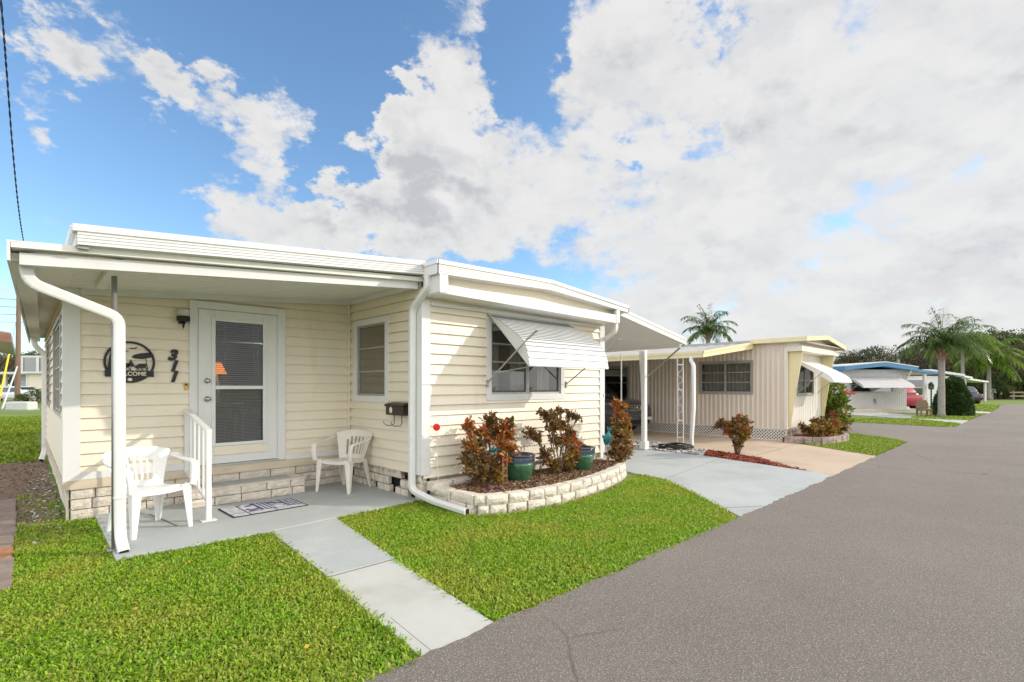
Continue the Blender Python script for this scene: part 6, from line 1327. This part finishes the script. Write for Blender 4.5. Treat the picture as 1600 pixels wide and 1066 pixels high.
# twisted service drop from overhead to the eave corner
cab = [Vector(p_) for p_ in ((-.14, 1.2, 3.55), (-.10, 2.1, 3.27), (-.072, 3.0, 3.04), (-.062, 3.4, 2.92), (-.05, 3.9, 2.76), (-.035, 4.4, 2.62), (-.02, 4.85, 2.54), (-.005, 5.25, 2.50))]
for s_ in (0, math.pi):
    pts = []
    for i in range(180):
        f = i / 179 * (len(cab) - 1); k = min(len(cab) - 2, int(f)); u = f - k; p0, p1, p2, p3 = cab[max(k - 1, 0)], cab[k], cab[k + 1], cab[min(k + 2, len(cab) - 1)]
        p = .5 * (2 * p1 + (p2 - p0) * u + (2 * p0 - 5 * p1 + 4 * p2 - p3) * u * u + (3 * p1 - p0 - 3 * p2 + p3) * u ** 3); pts.append(p + Vector((math.cos(i * .9 + s_), 0, math.sin(i * .9 + s_))) * .0024)
    b.tube(pts, .0022, 5)
tag(b.build('service_cable', M['black'], smooth=True), 'twisted black service cable dropping from the sky to the porch roof corner', 'cable')
# neighbour on the far left: brown roof eave
t = T('brown_eave_house', 'house with brown wooden roof eave at the left picture edge', 'house', (-3.5, 19, 0))
lx, ly = at(17, 13.2)
b = MB(); ex = lx - .0; ey = ly
b.add([(ex - 7, ey, 3.75), (ex, ey, 2.66), (ex, ey + 9, 2.66), (ex - 7, ey + 9, 3.75), (ex - 7, ey, 3.93), (ex, ey, 2.84), (ex, ey + 9, 2.84), (ex - 7, ey + 9, 3.93)], [(0, 1, 2, 3), (4, 5, 6, 7), (0, 1, 5, 4), (1, 2, 6, 5), (2, 3, 7, 6), (3, 0, 4, 7)]); b.build('roof', M['galv'], t)
b = MB(); b.add([(ex - 7, ey - .03, 3.68), (ex + .01, ey - .03, 2.58), (ex + .01, ey - .03, 2.80), (ex - 7, ey - .03, 3.90), (ex - 7, ey, 3.68), (ex + .01, ey, 2.58), (ex + .01, ey, 2.80), (ex - 7, ey, 3.90)], [(0, 1, 2, 3), (4, 5, 6, 7), (0, 1, 5, 4), (3, 2, 6, 7), (1, 2, 6, 5)]); b.build('fascia', M['brownwood'], t)
b = MB(); b.box(ex - 7, ex - .75, ey + .6, ey + 8.5, 0, 2.7); b.build('wall', M['siding'], t)
# utility box, shrub, cream outbuilding, cart
x, y = at(34, 31); t = T('utility_box', 'low white rounded utility cover lying on the back lawn beneath the wooden pole', 'utility box', (x, y, 0), R(YAW - 90))
lbox('cover', 'concrete', t, -.70, .70, -.35, .35, -.05, .50, bevel=.09); lbox('base', 'slab', t, -.74, .74, -.39, .39, -.05, .05)
x, y = at(58, 40); tree('bush', 'small green bush beside the cream outbuilding behind the left wall', (x, y, 0), .42, 1., 'bushes in the back yard')
x, y = at(66, 52); t = T('outbuilding', 'cream lap-sided building with flat grey eave and dark screened upper window, in the back yard', 'building', (x, y, 0), R(YAW - 90))
f_ = lambda u, z, o: (u, -o, z)
b = MB(); lap(b, f_, -1.5, 4, 0, 2.75, course=.2, t=.02, zs=0); b.build('wall', M['siding'], t, world=False); lbox('side_wall', 'siding', t, -1.48, 3.98, .02, 6, 0, 2.75)
lbox('upper_screen', 'glass', t, -1.55, 4, -.35, -.30, 3.0, 4.4)
lbox('frame', 'greyside', t, -1.9, 4, -.30, 3, 2.75, 4.55)
for xx in (-1.72, -.1, 1.5): lbox('mullion', 'trim', t, xx - .14, xx + .14, -.42, -.36, 2.85, 4.5)
for zz_ in (2.86, 4.48): lbox('screen_rail', 'trim', t, -1.9, 4, -.43, -.37, zz_ - .1, zz_ + .1)
lbox('corner_post', 'trim', t, -1.62, -1.45, -.06, .06, 0, 2.75); lbox('shutter', 'brownwood', t, .9, 1.5, -.1, -.02, .0, 2.2)
x, y = at(12, 54); t = T('open_shed', 'white-roofed open shed with dark interior beyond the wooden pole', 'shed', (x, y, 0), R(YAW - 90))
lbox('roof', 'trim', t, -4, 3.2, -.4, 5, 2.75, 2.98); lbox('back_wall', 'whiteside', t, -4, 3.2, 4.8, 5, 0, 2.8); lbox('side_wall', 'brownwood', t, 3.0, 3.1, 0, 5, 0, 2.8)
for xx in (-2.2, -.2, 2.9): lbox('post', 'trim', t, xx - .1, xx + .1, -.1, .1, 0, 2.75)
lbox('shelf', 'galv', t, .6, 2.9, 2.0, 2.6, 1.8, 1.9); lbox('shelf', 'galv', t, .6, 2.9, 2.0, 2.6, 1.1, 1.2); lbox('floor', 'path', t, -4, 3.2, -.5, 5, 0, .06)
x, y = at(33, 48); car('white_car', 'white car parked under the open shed behind the wooden pole', (x, y, 0), R(40), 'whitepaint', False)
for i, (k, u, d, sc, where) in enumerate([('oak', 20, 78, .82, 'beyond the shed, left'), ('oak', 52, 84, .90, 'beyond the outbuilding'), ('brown', -5, 74, .85, 'at the left picture edge'), ('oak', -40, 80, 1., 'past the left picture edge'), ('green', 85, 90, 1., 'hidden behind the left wall')]):
    x, y = at(u, d); tree(k, LB[k] + ' ' + where, (x, y, 0), sc, i * 1.9 + .4, 'trees behind the back yard')
